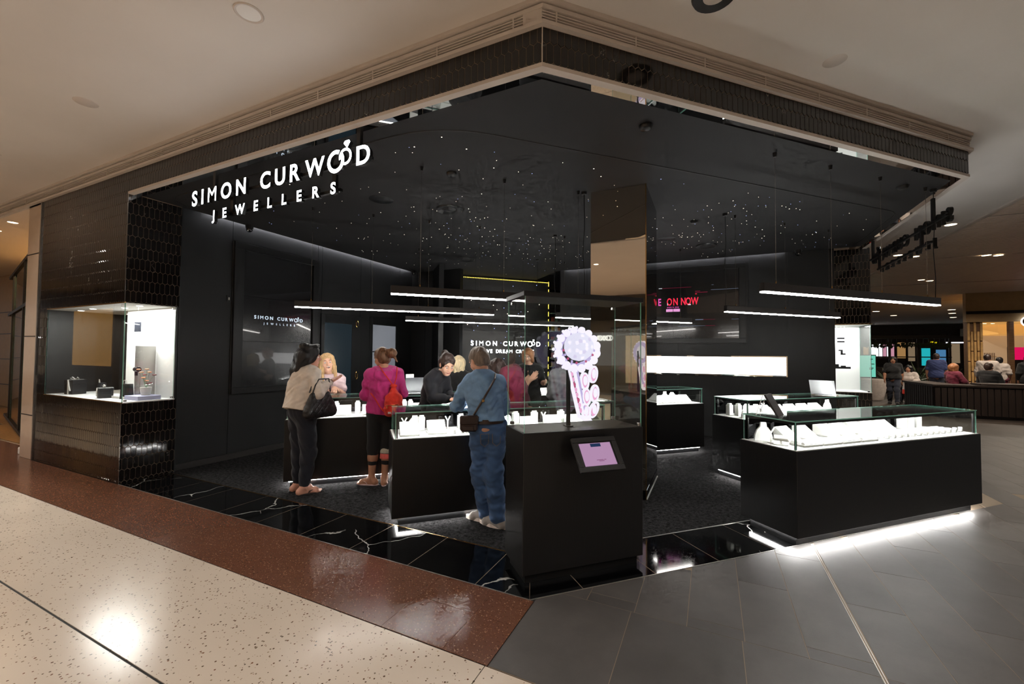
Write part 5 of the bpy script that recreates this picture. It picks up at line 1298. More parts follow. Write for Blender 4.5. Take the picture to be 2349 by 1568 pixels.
def hair_bob(m_, ln=-.12):
    def f(G, J, H, R3):
        cap(G, H, R3, .016)
        for q in (-1, 1): G.cone(H(q * .06, .0, .05), H(q * .080, .012, ln), .042, .026, .03); G.cone(H(q * .05, -.06, .03), H(q * .05, -.06, ln), .055, .03, .03)
        G.cone(H(0, -.07, .03), H(0, -.075, ln), .06, .03, .03); return m_
    return f
def hair_short(m_):
    def f(G, J, H, R3):
        cap(G, H, R3, .004); G.ell(H(0, .10, .01), (.07, .06, .075), .01, R3, 's'); return m_
    return f
def bare(garment, J, P): pass

# 1 woman in the white jumper
J1 = {'hed': (-.036, -.03, 1.500), 'nkb': (-.052, -.075, 1.335), 'shR': (.085, -.09, 1.318), 'shL': (-.205, -.05, 1.318), 'elR': (.160, -.075, 1.105), 'wrR': (.115, .125, 1.228), 'haR': (.11, .25, 1.275), 'pnR': (0, 0, 1), 'curlR': .15, 'elL': (-.244, .009, 1.08), 'wrL': (-.214, .17, 1.0), 'wst': (-.066, -.09, 1.09), 'pel': (-.07, -.095, .895), 'hpR': (.012, -.1, .85), 'hpL': (-.156, -.08, .85), 'knR': (.010, -.06, .44), 'knL': (-.155, -.05, .44), 'anR': (.0, -.10, .085), 'anL': (-.168, -.06, .085), 'toR': (.07, .05, .02), 'toL': (-.11, .10, .02)}
def jumper1(g, J, P):
    def more(G):
        for S_ in 'LR':
            sh, el, wr = J['sh' + S_], J['el' + S_], J['wr' + S_]; G.cone(sh, el, .056, .070, .016); G.cone(el, lerp(el, wr, .55), .070, .056, .014); G.cone(lerp(el, wr, .5), lerp(el, wr, .86), .058, .036, .02)
        G.cone((-.07, -.10, 1.12), (-.085, -.12, .93), .155, .185, .06, ((0, 1, 0), 1.15))
    g('jumper', ('torso',), .026, 'knit_white', cuts=[((0, -.32, -1), -.87), ((0, -.15, 1), 1.432)], amp=.0060, seed=11, more=more)
p1, JJ, PP = person('woman in a loose white jumper and dark jeans with long black hair and a handbag', (-2.98, .82), -.04, J1, jumper1, ltrous('navy_jean', .86, .014, loose=.006, waist=.10, lab='dark blue skinny jeans'), 'skin_pink', hair_long_black, head=(-.55, .05, 0), w=1.02, feet='thong', shoe_m='sandal_black', toes=True)
part('sunglasses', p1, lambda b: [b.tube([JJ['_H'](s_ * .075, -.0, .10), JJ['_H'](s_ * .085, .06, .115), JJ['_H'](0, .085, .125)], .005, 'black_metal', 6) for s_ in (-1, 1)])
part('bracelet', p1, lambda b: b.tube([tuple(np.array(JJ['wrR']) + .032 * (math.cos(a) * np.array((1, 0, 0)) + math.sin(a) * np.array((0, -.5, .86)))) for a in [k * math.pi / 6 for k in range(13)]], .004, 'steel', 6))
# her quilted handbag, hung from the forearm
hb = thing('handbag', 'black quilted leather handbag hanging from the arm of the woman in white', 'handbag', (-2.98, .82, 0), -.04)
def bagbody(b):
    G = Field((.05, -.36, .78), (.32, .24, 1.20), .0065); [G.cone((.165, -.19 + .05 * t, .90 + .20 * t), (.165, .10 - .06 * t, .90 + .20 * t), .060 - .034 * t, .060 - .034 * t, .03) for t in (0, .17, .34, .5, .67, .84, 1.)]
    X, Y, Z = G.ax[0][:, None, None], G.ax[1][None, :, None], G.ax[2][None, None, :]
    q = np.minimum(np.abs(np.sin((Y + Z) * 52)), np.abs(np.sin((Y - Z) * 52))); G.d += (.0045 * np.exp(-(q / .22) ** 2)).astype(np.float32)
    return G.mesh('body', ['black_leather'])
link('body', bagbody(None), hb)
for y0, y1, x in ((-.16, .0, .135), (-.15, .01, .175)): part('strap', hb, lambda b: b.tube([(x, y0, 1.12), (x, y0 + .03, 1.20), (x - .01, y0 + .08, 1.262), (x - .015, y1 + .05, 1.262), (x - .01, y1 + .06, 1.20), (x, y1 + .06, 1.12)], .0075, 'black_leather', 6), True)

# 2 smiling assistant behind the counter
J2 = {'hed': (.012, .06, 1.415), 'nkb': (-.015, -.03, 1.235), 'shR': (.125, .0, 1.185), 'shL': (-.150, -.05, 1.185), 'elL': (-.185, .0, .99), 'wrL': (-.10, .175, 1.085), 'haL': (-.11, .27, 1.062), 'pnL': (0, 0, -1), 'elR': (.15, .02, .99), 'wrR': (.02, .175, 1.085), 'haR': (.0, .26, 1.06), 'pnR': (0, 0, -1), 'wst': (-.02, -.12, 1.0), 'pel': (-.02, -.20, .84)}
person('smiling blond assistant in a pale pink blouse behind the counter', (-3.66, 1.60), -2.42, J2, ltop('blush', .80, .016, .62, .004, 4, neck=1.292, name='blouse'), ltrous('black_knit', .95), 'skin_fair', hair_long_blond, head=(.25, -.02, .14), w=.93, smile=True, eye='eye_blue', toes=False)

# 3 woman in the pink hoodie
J3 = {'hed': (-.040, .065, 1.490), 'nkb': (-.002, .0, 1.325), 'shL': (-.165, -.005, 1.275), 'shR': (.160, .012, 1.275), 'elL': (-.222, .01, 1.055), 'elR': (.218, .03, 1.062), 'wrL': (-.12, .20, .985), 'wrR': (.11, .22, .985), 'wst': (-.008, .0, 1.05), 'pel': (-.012, .0, .855), 'hpL': (-.095, 0, .82), 'hpR': (.075, 0, .82), 'knL': (-.112, .0, .44), 'knR': (.045, .0, .44), 'anL': (-.125, -.03, .085), 'anR': (.022, -.045, .085), 'toL': (-.27, .03, .02), 'toR': (.03, .10, .02), 'bun': (.075, -.03, 1.555)}
def hoodie(g, J, P):
    def more(G):
        for S_ in 'LR':
            sh, el, wr = J['sh' + S_], J['el' + S_], J['wr' + S_]; G.cone(sh, el, .065, .060, .014); G.cone(el, lerp(el, wr, .9), .060, .046, .016)
        G.cone((-.01, 0, 1.15), (-.015, -.005, .86), .148, .156, .06, ((0, 1, 0), 1.15))
        G.cone((-.09, .0, 1.345), (.09, .0, 1.345), .045, .045, .03); G.ell((.0, -.118, 1.295), (.115, .050, .085), .010); G.cone((-.10, -.01, 1.365), (.0, -.115, 1.335), .036, .045, .008); G.cone((.10, -.01, 1.365), (.0, -.115, 1.335), .036, .045, .008)
    g('hoodie', ('torso',), .028, 'pink_fleece', cuts=[((-.10, 0, -1), -.83), ((0, -.35, 1), 1.395)], amp=.0064, seed=21, more=more, scale=.9)
p3, JJ3, _ = person('woman in a magenta hoodie and black leggings seen from behind', (-2.50, 1.41), .672, J3, hoodie, ltrous('black_knit', .52, .010, .001, waist=.08, name='leggings', lab='black cropped leggings'), 'skin_tan', hair_bun, head=(.75, .35, 0), w=1.0, feet='thong', shoe_m='sandal_pink', toes=True)
H3 = JJ3['_H']; part('sunglasses', p3, lambda b: [b.tube([H3(s_ * .08, .0, .09), H3(s_ * .07, .06, .105), H3(0, .085, .11)], .005, 'black_metal', 6) for s_ in (-1, 1)])
def band(name, body, J, S_, t0, t1, r, m_):   # leg stripe following the calf
    a, b_ = lerp(J['kn' + S_], J['an' + S_], t0), lerp(J['kn' + S_], J['an' + S_], t1); mb = MB(); mb.tube([a, b_], [r, r * .985], m_, 20, caps=False); mb.build(name, body, True)
band('leg_stripe', p3, JJ3, 'R', .06, .22, .0775, 'stripe_grey'); band('leg_stripe', p3, JJ3, 'R', .235, .40, .0745, 'stripe_coral')
# her red drawstring backpack
bp3 = thing('drawstring_backpack', 'bright red nylon drawstring backpack worn over the magenta hoodie', 'backpack', (-2.50, 1.41, 0), .672)
def sack():
    G = Field((-.08, -.42, .78), (.32, -.02, 1.24), .0065); G.cone((.115, -.215, .905), (.120, -.195, 1.00), .105, .095, .06, ((0, 1, 0), 1.35)); G.cone((.12, -.195, 1.0), (.115, -.17, 1.155), .09, .022, .05, ((0, 1, 0), 1.2)); G.ell((.115, -.17, 1.175), (.040, .03, .022), .02); G.ell((.115, -.27, .91), (.085, .03, .07), .03); G.fold(.004, 9, 1.4, (1, 1, .5)); G.keep((0, 0, -1), -.822); return G.mesh('sack', ['red_nylon'])
link('sack', sack(), bp3)
zp = part('zip', bp3, lambda b: b.tube([(.035, -.285, .955), (.10, -.310, .962), (.18, -.292, .968)], .0035, 'brass', 5)); part('zip_pull', zp, lambda b: b.box(.048, .056, -.305, -.297, .925, .95, 'brass'))
part('strap', bp3, lambda b: b.tube([(.115, -.175, 1.17), (.06, -.195, 1.25), (.0, -.185, 1.33), (-.05, -.11, 1.40), (-.06, -.03, 1.40)], .007, 'red_nylon', 6), True); part('strap', bp3, lambda b: b.tube([(.12, -.175, 1.17), (.145, -.175, 1.27), (.15, -.13, 1.345), (.145, -.04, 1.385)], .007, 'red_nylon', 6), True)
part('strap', bp3, lambda b: b.tube([(.04, -.25, .86), (-.03, -.235, .94), (-.085, -.21, 1.03), (-.14, -.15, 1.09)], .007, 'red_nylon', 6), True)

letters('BR', bp3, .065, .868, .035, .022, .004, 'white_prop', .03, -.318)
for k in range(5): bpart('print_mark', bp3, .106 + .016 * k, .116 + .016 * k, -.316 + .004 * k, -.308 + .004 * k, .870, .888, 'white_prop')

# 4 man in denim
J4 = {'hed': (-.125, .125, 1.487), 'nkb': (-.098, .035, 1.352), 'shL': (-.240, .08, 1.270), 'shR': (.052, -.03, 1.270), 'elL': (-.315, .17, 1.07), 'elR': (.095, .04, 1.05), 'wrL': (-.20, .395, 1.058), 'haL': (-.14, .50, 1.052), 'pnL': (0, 0, -1), 'wrR': (.06, .34, 1.062), 'haR': (.0, .44, 1.055), 'pnR': (0, 0, -1), 'wst': (-.085, .0, 1.10), 'pel': (-.060, -.015, .93), 'hpL': (-.135, .01, .885), 'hpR': (.022, -.03, .885), 'knL': (-.098, .11, .48), 'knR': (.0, .0, .48), 'anL': (-.040, .17, .09), 'anR': (.048, .01, .09), 'toL': (-.175, .27, .03), 'toR': (-.05, .11, .03)}
def shirt(g, J, P):
    def more(G):
        for S_ in 'LR':
            sh, el, wr = J['sh' + S_], J['el' + S_], J['wr' + S_]; G.cone(sh, el, .062, .056, .012); G.cone(el, lerp(el, wr, .88), .054, .042, .015)
        G.cone((-.088, .0, 1.14), (-.068, -.012, .99), .138, .138, .06, ((0, 1, 0), 1.1))
        G.ell((-.098, .032, 1.375), (.078, .075, .045), .02)
    g('shirt', ('torso',), .018, 'denim_shirt', cuts=[((0, 0, -1), -.968), ((0, .35, 1), 1.425)], amp=.0068, seed=31, more=more, scale=1.15)
p4, JJ4, _ = person('grey haired man in a denim shirt and jeans leaning over the counter', (-.72, .86), .672, J4, shirt, ltrous('denim_jean', .97, .018, .006, 33, waist=.045, name='jeans', loose=.012, hip=.126, thigh=.076), 'skin_light', hair_short('hair_grey'), head=(.55, .55, 0), w=.90, female=False, feet='shoe', shoe_m='shoe_grey', extra='sneaker', toes=False)
def beltring(b):
    n = 28; pts = [(-.062 + .158 * math.cos(a), -.014 + .132 * math.sin(a), .965) for a in [2 * math.pi * k / n for k in range(n + 1)]]
    V = []
    for x, y, z in pts[:-1]:
        for dz in (-.019, .019): V.append((x, y, z + dz))
    b.poly(V, [(2 * i, 2 * ((i + 1) % n), 2 * ((i + 1) % n) + 1, 2 * i + 1) for i in range(n)], 'brown_leather')
part('belt', p4, beltring, True)
for x0, x1 in ((-.142, -.066), (-.038, .038)):
    part('jean_pocket', p4, lambda b: b.tube([(x0, -.128, .86), (x0 + .005, -.134, .78), ((x0 + x1) / 2, -.136, .755), (x1 - .005, -.130, .78), (x1, -.122, .86), (x0, -.128, .86)], .0022, 'seam', 4))
# his crossbody bag
cb = thing('crossbody_bag', 'small dark brown leather crossbody bag on the hip of the man in denim', 'bag', (-.72, .86, 0), .672)
part('pouch', cb, lambda b: b.box(-.315, -.165, -.145, -.075, .885, 1.02, 'brown_leather', .018), True); part('flap', cb, lambda b: b.box(-.320, -.160, -.155, -.110, .945, 1.025, 'brown_leather', .012), True); part('pocket', cb, lambda b: b.box(-.30, -.2, -.160, -.14, .895, .94, 'brown_leather', .008), True)
part('strap', cb, lambda b: b.tube([(-.20, -.11, 1.02), (-.15, -.158, 1.12), (-.08, -.168, 1.24), (-.02, -.128, 1.335), (.0, -.05, 1.372), (.0, .03, 1.372)], .0095, 'brown_leather', 6), True); part('buckle', cb, lambda b: b.box(-.135, -.115, -.175, -.160, 1.14, 1.165, 'brass', .002))

# 5 dark haired assistant in navy
J5 = {'hed': (-.005, .09, 1.428), 'nkb': (.055, -.01, 1.310), 'shR': (.185, .03, 1.240), 'shL': (-.05, -.075, 1.255), 'elR': (.175, .12, 1.055), 'wrR': (.072, .335, 1.058), 'haR': (.03, .43, 1.048), 'pnR': (0, 0, -1), 'elL': (-.06, .02, 1.06), 'wrL': (-.01, .27, 1.062), 'haL': (.0, .36, 1.05), 'pnL': (0, 0, -1), 'wst': (.09, -.11, 1.06), 'pel': (.10, -.17, .88)}
person('dark haired assistant with a ponytail in a navy jacket bending over the counter', (-1.76, 1.56), -2.07, J5, ltop('navy_cloth', .80, .024, 1.9, .004, 14, name='jacket'), ltrous('black_knit', .95), 'skin_fair', hair_pony, head=(-.1, .55, 0), w=.88)
# 6 blond customer in black
J6 = {'hed': (-.008, .03, 1.385), 'nkb': (.02, .0, 1.225), 'shL': (-.145, .01, 1.155), 'shR': (.185, -.01, 1.155), 'elL': (-.20, .07, .93), 'elR': (.26, .03, .94), 'wrL': (-.08, .26, .98), 'wrR': (.22, .24, 1.0), 'wst': (.03, .0, .96), 'pel': (.035, .0, .79)}
person('pale blond woman in a black top seen from behind at the back counter', (-2.62, 3.25), .672, J6, ltop('black_knit', .72, .02, 1.7, .004, 15), ltrous('black_knit', .95), 'skin_light', hair_bob('hair_pale', -.15), w=1.05, head=(0, .1, 0))
# 7 person in maroon leaning left
J7 = {'hed': (-.09, .17, 1.355), 'nkb': (-.03, .05, 1.335), 'shL': (-.13, -.03, 1.315), 'shR': (.12, .02, 1.340), 'elR': (.16, -.06, 1.12), 'wrR': (.27, -.11, 1.22), 'elL': (-.18, .03, 1.10), 'wrL': (-.17, .22, 1.075), 'wst': (.02, -.06, 1.13), 'pel': (.03, -.09, .92)}
person('person in a maroon jumper bending down behind the man in denim', (-1.22, 2.28), 1.454, J7, ltop('maroon', .84, .026, 1.4, .005, 16), ltrous('maroon', .95), 'skin_light', hair_bob('hair_dark', -.08), w=1.0, head=(0, .4, 0))
# 8 red haired assistant
J8 = {'hed': (-.045, .04, 1.520), 'nkb': (-.058, -.01, 1.345), 'shR': (.105, .0, 1.290), 'shL': (-.235, -.01, 1.290), 'elR': (.13, .02, 1.06), 'elL': (-.30, -.01, 1.06), 'wrR': (-.02, .2, 1.13), 'wrL': (-.345, .14, 1.09), 'wst': (-.07, -.01, 1.07), 'pel': (-.07, -.01, .89)}
def dress8(g, J, P):
    ltop('black_knit', .42, .022, 1.15, .004, 17, neck=False, name='dress', more=lambda G, J: (G.cone((-.07, -.01, .95), (-.07, -.01, .45), .185, .22, .05, ((0, 1, 0), 1.2)), G.cone((-.058, .15, 1.40), (-.058, .12, 1.20), .075, .01, .01, None, 's'), G.ell((-.058, -.0, 1.42), (.085, .09, .07), .02, None, 's')))(g, J, P)
p8, J8r, _ = person('red haired assistant in a black dress looking down, seen through the showcase glass', (-1.85, 4.15), -2.836, J8, dress8, bare, 'skin_fair', hair_bob('hair_red', -.09), head=(-.1, .38, 0), w=1.05)
part('lanyard', p8, lambda b: b.tube([(-.115, .03, 1.36), (-.09, .13, 1.25), (-.065, .155, 1.12), (-.045, .14, 1.25), (-.0, .03, 1.36)], .005, 'black_metal', 5))
# 9 customer in the grey jacket
J9 = {'hed': (-.012, .07, 1.465), 'nkb': (.0, .0, 1.335), 'shL': (-.145, .02, 1.262), 'shR': (.165, -.03, 1.262), 'elL': (-.165, .04, 1.03), 'elR': (.20, -.03, 1.03), 'wrL': (-.04, .22, .965), 'wrR': (.16, .18, .965), 'wst': (.012, .0, 1.06), 'pel': (.015, .0, .87)}
person('dark haired customer in a grey checked jacket half hidden by the glowing ring', (-.66, 2.72), .644, J9, ltop('grey_check', .80, .026, 1.9, .005, 18, name='jacket'), ltrous('black_knit', .95), 'skin_light', hair_bob('hair_dark', -.10), w=1.0, head=(-.2, .2, 0))

# ================================================================== THE MALL AROUND THE SHOP
mat('slat', srgb(226, 208, 192), .45, var=.05); mat('dark_wood', srgb(44, 33, 27), .5, var=.3, vscale=6, vstretch=(12, 12, .6)); mat('brown_wood', srgb(112, 80, 52), .5, var=.25, vscale=5, vstretch=(1, 1, 12)); mat('tan_wall', srgb(190, 158, 112), .5, var=.06); mat('beige_panel', srgb(196, 172, 150), .18, var=.03, coat=.3); mat('oak_floor', srgb(150, 112, 70), .35, var=.2, vscale=4, vstretch=(2, 14, 1)); mat('bamboo', srgb(206, 164, 104), .5, var=.2, vscale=6); mat('shop_orange_glow', srgb(226, 178, 104), .6, emit=srgb(232, 172, 92), es=.55); mat('shop_white_glow', srgb(226, 208, 184), .6, emit=srgb(230, 200, 160), es=.22); mat('leaf', srgb(44, 60, 34), .6, var=.35, vscale=10); mat('leaf_b', srgb(84, 96, 44), .6, var=.35, vscale=10); mat('opp_wall', srgb(84, 76, 68), .6, var=.2, vscale=2); mat('frame_dark', srgb(26, 20, 17), .5)  # the orange and white shop materials emit, standing in for indoor light
# --- slatted ceiling with plain ceiling beyond
cb_ = MB(); cb_.box(5.1, 40, 5.2, 20.4, MZ + .05, MZ + .1, 'frame_dark'); cb_.box(5.1, 40, 20.4, 60, MZ, MZ + .1, 'plaster')
cslat = struct(cb_, 'ceiling_slatted')
sm = MB(); sm.box(5.12, 24, -.038, .038, MZ - .02, MZ + .006, 'slat'); sme = sm.mesh('slat')
gaps = (7.0, 10.5, 14.9)
k = 0
for i in range(151):
    y = 5.27 + .1 * i
    if min(abs(y - g) for g in gaps) < .06: continue
    link('slat', sme, cslat, (0, y, 0))
bpart('edge_trim', cslat, 5.06, 5.13, 5.2, 20.4, MZ - .02, MZ + .05, 'plaster_trim')
# --- recessed lights
def lightfit(x, y, z, label, m_, r=.075, group='mall ceiling downlights', sq=False):
    t = thing('downlight', label, 'ceiling light', (x, y, z), 0, group)
    part('rim', t, lambda b: b.lathe([(r * .86, -.004), (r, -.008), (r * 1.08, -.003), (r * 1.08, 0)], 'plaster_trim', 24, cap=False), True); part('lens', t, lambda b: b.lathe([(.0, -.003), (r * .86, -.003)], m_, 24, cap=False)); return t
mat('lens_dim', srgb(214, 206, 196), .2, emit=(1, .93, .85, 1), es=.08)
lightfit(-1.80, -.74, MZ, 'recessed round ceiling light with a glint at the top left of the ceiling', 'lens_dim', .085)
round_fit('ceiling_cover', 'flat oval-looking white round cover plate on the left ceiling', 'cover plate', -4.22, -.73, [(.085, -.004), (.09, 0)], 'plaster_trim', MZ)
round_fit('ceiling_cover', 'round white cover plate on the right ceiling beside the fascia', 'cover plate', 1.935, 1.50, [(.075, -.004), (.08, 0)], 'plaster_trim', MZ)
t = thing('ceiling_vent', 'round grey ceiling vent cut by the top edge of the picture', 'air vent', (1.08, .43, MZ)); part('ring', t, lambda b: b.lathe([(.07, -.012), (.13, -.02), (.14, 0)], 'housing', 28, cap=False), True); part('plate', t, lambda b: b.lathe([(0, -.016), (.07, -.014)], 'plaster_trim', 24, cap=False))
for i, (x, y) in enumerate(sorted(DOWNLIGHTS[1:], key=lambda q: math.hypot(*q))): lightfit(x, y, MZ, 'lit round mall downlight, ' + (ORD + ['fifteenth'])[i + 1] + ' nearest to the front corner of the shop', 'lamp_white', .07)
FARL = [(4.89, 9.8), (5.25, 10.0), (4.83, 7.32), (6.62, 10.46), (6.86, 10.57), (6.68, 13.85), (6.97, 14.13), (11.54, 24.8), (8.6, 24.5), (10.2, 27.5), (12.4, 27), (13.6, 30), (15, 28), (16.3, 31)]
for i, (x, y) in enumerate([(4.89, 9.8), (5.25, 10.0), (4.83, 7.32), (6.62, 10.46), (6.86, 10.57), (6.68, 13.85), (6.97, 14.13), (11.54, 24.8), (8.6, 24.5), (10.2, 27.5), (12.4, 27), (13.6, 30), (15, 28), (16.3, 31)]):
    lightfit(x, y, MZ - (.021 if 5.1 < x and y < 20 else 0), 'small warm mall downlight right of the shop, ' + ORD[1 + sum(1 for q in FARL if q[1] < y)] + ' nearest', 'lamp_warm', .09 if y < 20 else .16)
for x, y in ((7.4, 11.0), (6.2, 13.6), (9.5, 15.4), (12, 24), (8.5, 20)): downlamp(x, y, MZ - .05, 380, (1, .86, .70))  # spots without fixtures, added to brighten the far mall
# --- dark bench and planter block
bn = thing('planter_bench', 'long dark timber bench and planter block in the mall on the right', 'bench', (6.35, 12.3, 0))
bpart('carcass', bn, .01, 6.2, .01, .55, .06, .80, 'frame_dark'); bpart('carcass', bn, .01, .55, .5, 1.9, .06, .80, 'frame_dark'); bpart('top_board', bn, -.03, 6.25, -.03, .6, .80, .85, 'dark_wood', .004); bpart('top_board', bn, -.03, .6, .6, 1.95, .80, .85, 'dark_wood', .004); bpart('plinth', bn, .05, 6.1, .05, .5, 0, .06, 'frame_dark'); bpart('rear_seat', bn, .6, 2.6, 1.15, 1.85, 0, .56, 'dark_wood', .01)
brd = MB(); brd.box(0, .105, -.012, .012, .08, .78, 'dark_wood', .003); brm = brd.mesh('board')
for k in range(48): link('board', brm, bn, (.02 + .125 * k, 0, 0))
for k in range(13): link('board', brm, bn, (0, .05 + .14 * k, 0), (0, 0, math.pi / 2))
for x in (.9, 2.1): bpart('seat_cushion', bn, x, x + 1.0, .02, .5, .85, .90, 'dark_wood', .01)
def plant(x, y, z, n, hgt, spread, label, m_, wdt=.03):
    t = thing('plant', label, 'plant', (x, y, z)); r = random.Random(int(x * 100) + n)
    part('planter', t, lambda b: b.lathe([(.16, 0), (.2, .3), (.21, .32), (.18, .32)], 'frame_dark', 16), True)
    def leaves(b):
        for k in range(n):
            th = r.uniform(0, 6.28); el = r.uniform(.25, 1.0); ln = hgt * r.uniform(.6, 1.1); d = Vector((math.cos(th) * el * spread, math.sin(th) * el * spread, 1)).normalized(); sd = Vector((-math.sin(th), math.cos(th), 0)) * wdt
            p0 = Vector((0, 0, .3)); p1 = p0 + d * ln * .6; p2 = p1 + (d + Vector((math.cos(th) * el, math.sin(th) * el, -.6)) * .6).normalized() * ln * .4
            b.poly([p0 - sd * .3, p0 + sd * .3, p1 + sd, p1 - sd, p2, p1 + Vector((0, 0, .01))], [(0, 1, 2, 5), (0, 5, 3), (3, 5, 4), (5, 2, 4)], m_)
    f = MB(); leaves(f); tag(plainbuild(f, 'foliage', t), kind='stuff')
    part('stem', t, lambda b: b.tube([(0, 0, .3), (.01, .0, .3 + hgt * .4)], .02, 'dark_wood', 6)); return t
plant(7.75, 18.2, .0, 60, .95, 1.1, 'dark palm-like plant behind the walking woman', 'leaf'); plant(8.45, 19.4, .0, 50, 1.15, .8, 'spiky plant rising behind the man in blue', 'leaf'); plant(8.95, 18.55, .0, 70, 1.0, .7, 'yellow green leafy plant beside the bamboo pillar', 'leaf_b', .05); plant(7.9, 20.8, .0, 60, .9, 1.2, 'low dark plant near the turquoise kiosk', 'leaf')
plant(7.9, 14.9, .0, 50, .6, 1.0, 'low green planting behind the seated couple', 'leaf')
# --- turquoise information kiosk
emat('kiosk_teal', srgb(120, 214, 190), .9); emat('kiosk_red', srgb(210, 50, 36), .7)
kk = thing('info_kiosk', 'turquoise information screen kiosk just right of the right display window', 'kiosk', (6.70, 20, 0)); bpart('frame', kk, 0, .62, 0, .12, 0, 1.66, 'frame_dark', .01); bpart('screen', kk, .03, .59, -.012, 0, .72, 1.62, 'kiosk_teal'); bpart('red_reflection', kk, .05, .57, -.012, 0, .42, .54, 'kiosk_red')  # red reflection below the screen, put in as a glowing strip
for x0, x1, z in ((.40, .50, 1.45), (.42, .55, 1.25), (.38, .52, 1.08), (.38, .48, 1.03)): bpart('screen_graphic', kk, x0, x1, -.016, -.012, z, z + .03, 'frame_dark')
o = thing('white_counter', 'low white curved counter behind the walking woman', 'counter', (6.45, 17.3, 0)); part('body', o, lambda b: b.lathe([(.30, .0), (.38, .35), (.40, .72), (.36, .74)], 'white_tee', 28), True); part('top', o, lambda b: b.lathe([(.0, .745), (.37, .75)], 'white_tee', 28, cap=False))
# --- far cafe pavilion and shops at the back
pv = thing('far_pavilion', 'dark framed cafe pavilion with lit shop signs far down the mall', 'pavilion', (9.4, 30, 0))
for x in (0, 1.3, 2.6, 4.0): bpart('post', pv, x, x + .09, 0, .1, 0, 2.86, 'frame_dark')
for z in (2.66, 2.2, 1.55): bpart('beam', pv, -.6, 4.1, -.02, .12, z, z + (.2 if z > 2.5 else .06), 'frame_dark')
for x in [.25 + .24 * i for i in range(16)]: bpart('baluster', pv, x, x + .025, .03, .06, 2.25, 2.66, 'frame_dark')
bpart('counter', pv, -.4, 4.0, -.3, .2, 0, .95, 'dark_wood')
fl2 = MB()
for k in range(260):
    x, z = rnd.uniform(-.4, 4), rnd.uniform(2.18, 2.42); fl2.poly([(x, -.05, z), (x + .1, -.07, z + .03), (x + .05, -.04, z - .12)], [(0, 1, 2)], 'leaf')
tag(plainbuild(fl2, 'hanging_foliage', pv), kind='stuff')
fs_ = thing('far_shopfronts', 'row of lit shop fronts behind the cafe pavilion', 'shops', (6, 36, 0))
bpart('facade', fs_, -2, 18, 0, .3, 0, 3.86, 'dark_wood')
emat('sign_white', (.9, .93, 1, 1), 1.8); emat('sign_cyan', srgb(40, 190, 200), .8); emat('sign_yellow', srgb(235, 220, 20), 1.1); emat('sign_blue', srgb(90, 150, 200), .6); emat('sign_red', srgb(190, 60, 40), .7); emat('sign_warm', srgb(210, 160, 100), .5); emat('sign_pink', srgb(210, 150, 170), .8); emat('sign_magenta', srgb(225, 20, 90), .9)
for x0, x1, z0, z1, m_ in [(4.9, 5.35, 1.2, 2.3, 'sign_warm'), (5.5, 5.9, 1.6, 2.45, 'sign_white'), (5.95, 6.12, 1.55, 2.5, 'sign_white'), (6.17, 6.34, 1.55, 2.5, 'sign_pink'), (6.39, 6.56, 1.55, 2.5, 'sign_white'), (6.61, 6.78, 1.55, 2.5, 'sign_pink'), (6.95, 7.4, 1.5, 2.6, 'sign_warm'), (7.5, 7.9, 1.3, 2.6, 'shop_white_glow'), (8.25, 8.7, 1.0, 2.2, 'sign_cyan'), (9.0, 9.5, 1.2, 2.1, 'sign_blue'), (9.7, 10.2, 1.2, 2.5, 'shop_white_glow'), (9.5, 12.8, 2.55, 2.62, 'sign_white'), (10.7, 11.4, 2.7, 2.95, 'sign_white'), (12.2, 12.6, 1.3, 2.2, 'sign_red'), (11.2, 11.9, 1.2, 2.3, 'sign_warm'), (11.9, 12.5, .9, 1.6, 'sign_blue'), (3.6, 4.6, 1.2, 2.6, 'shop_white_glow'), (3.2, 4.2, 2.7, 3.0, 'sign_white')]:
    bpart('lit_panel', fs_, x0, x1, -.03, 0, z0, z1, m_)
part('neon_squiggle', fs_, lambda b: b.tube([(8.72, -.06, 2.62), (8.84, -.06, 2.66), (8.80, -.06, 2.50), (8.88, -.06, 2.44), (8.93, -.06, 2.60), (9.02, -.06, 2.62), (8.98, -.06, 2.46), (9.08, -.06, 2.50)], .022, 'sign_yellow', 6))
bpart('grey_bulkhead', fs_, 10.2, 16, -.4, -.1, 3.0, 3.5, 'plaster_trim')
for x in (4.8, 6.85, 7.45, 8.0, 8.85, 9.6, 10.4, 11.1, 12.0): bpart('mullion', fs_, x, x + .07, -.06, 0, 0, 3.2, 'frame_dark')
# --- corner shop with the bamboo pillar
cs_ = thing('corner_shop', 'warm lit shop with a white back wall and display racks at the right edge', 'shop', (9.74, 18, 0))
bpart('rear_wall', cs_, .98, 4.2, 3.0, 3.1, 0, 2.85, 'shop_white_glow'); part('shop_ceiling', cs_, lambda b: b.prism([(0, .05), (4.2, .05), (4.2, 3.1), (.98, 3.1)], 2.80, 2.86, 'shop_orange_glow')); bpart('ceiling_drop', cs_, 1.0, 4.2, 1.4, 3.0, 2.45, 2.80, 'shop_orange_glow'); bpart('bulkhead', cs_, -.5, 5, -.15, .05, 2.82, 3.86, 'tan_wall'); bpart('bulkhead_groove', cs_, -.5, 5, -.19, -.15, 3.1, 3.2, 'frame_dark'); bpart('post', cs_, .62, .74, -.05, .08, 0, 2.82, 'brown_wood'); bpart('shop_floor', cs_, 0, 4.2, .0, 3.1, 0, .004, 'oak_floor')  # rear wall and ceiling glow: shop light put into their material
bpart('poster', cs_, 1.02, 1.9, .9, .92, 1.5, 1.95, 'sign_magenta'); bpart('poster_stand', cs_, 1.02, 1.9, .92, .98, 0, 1.95, 'frame_dark')
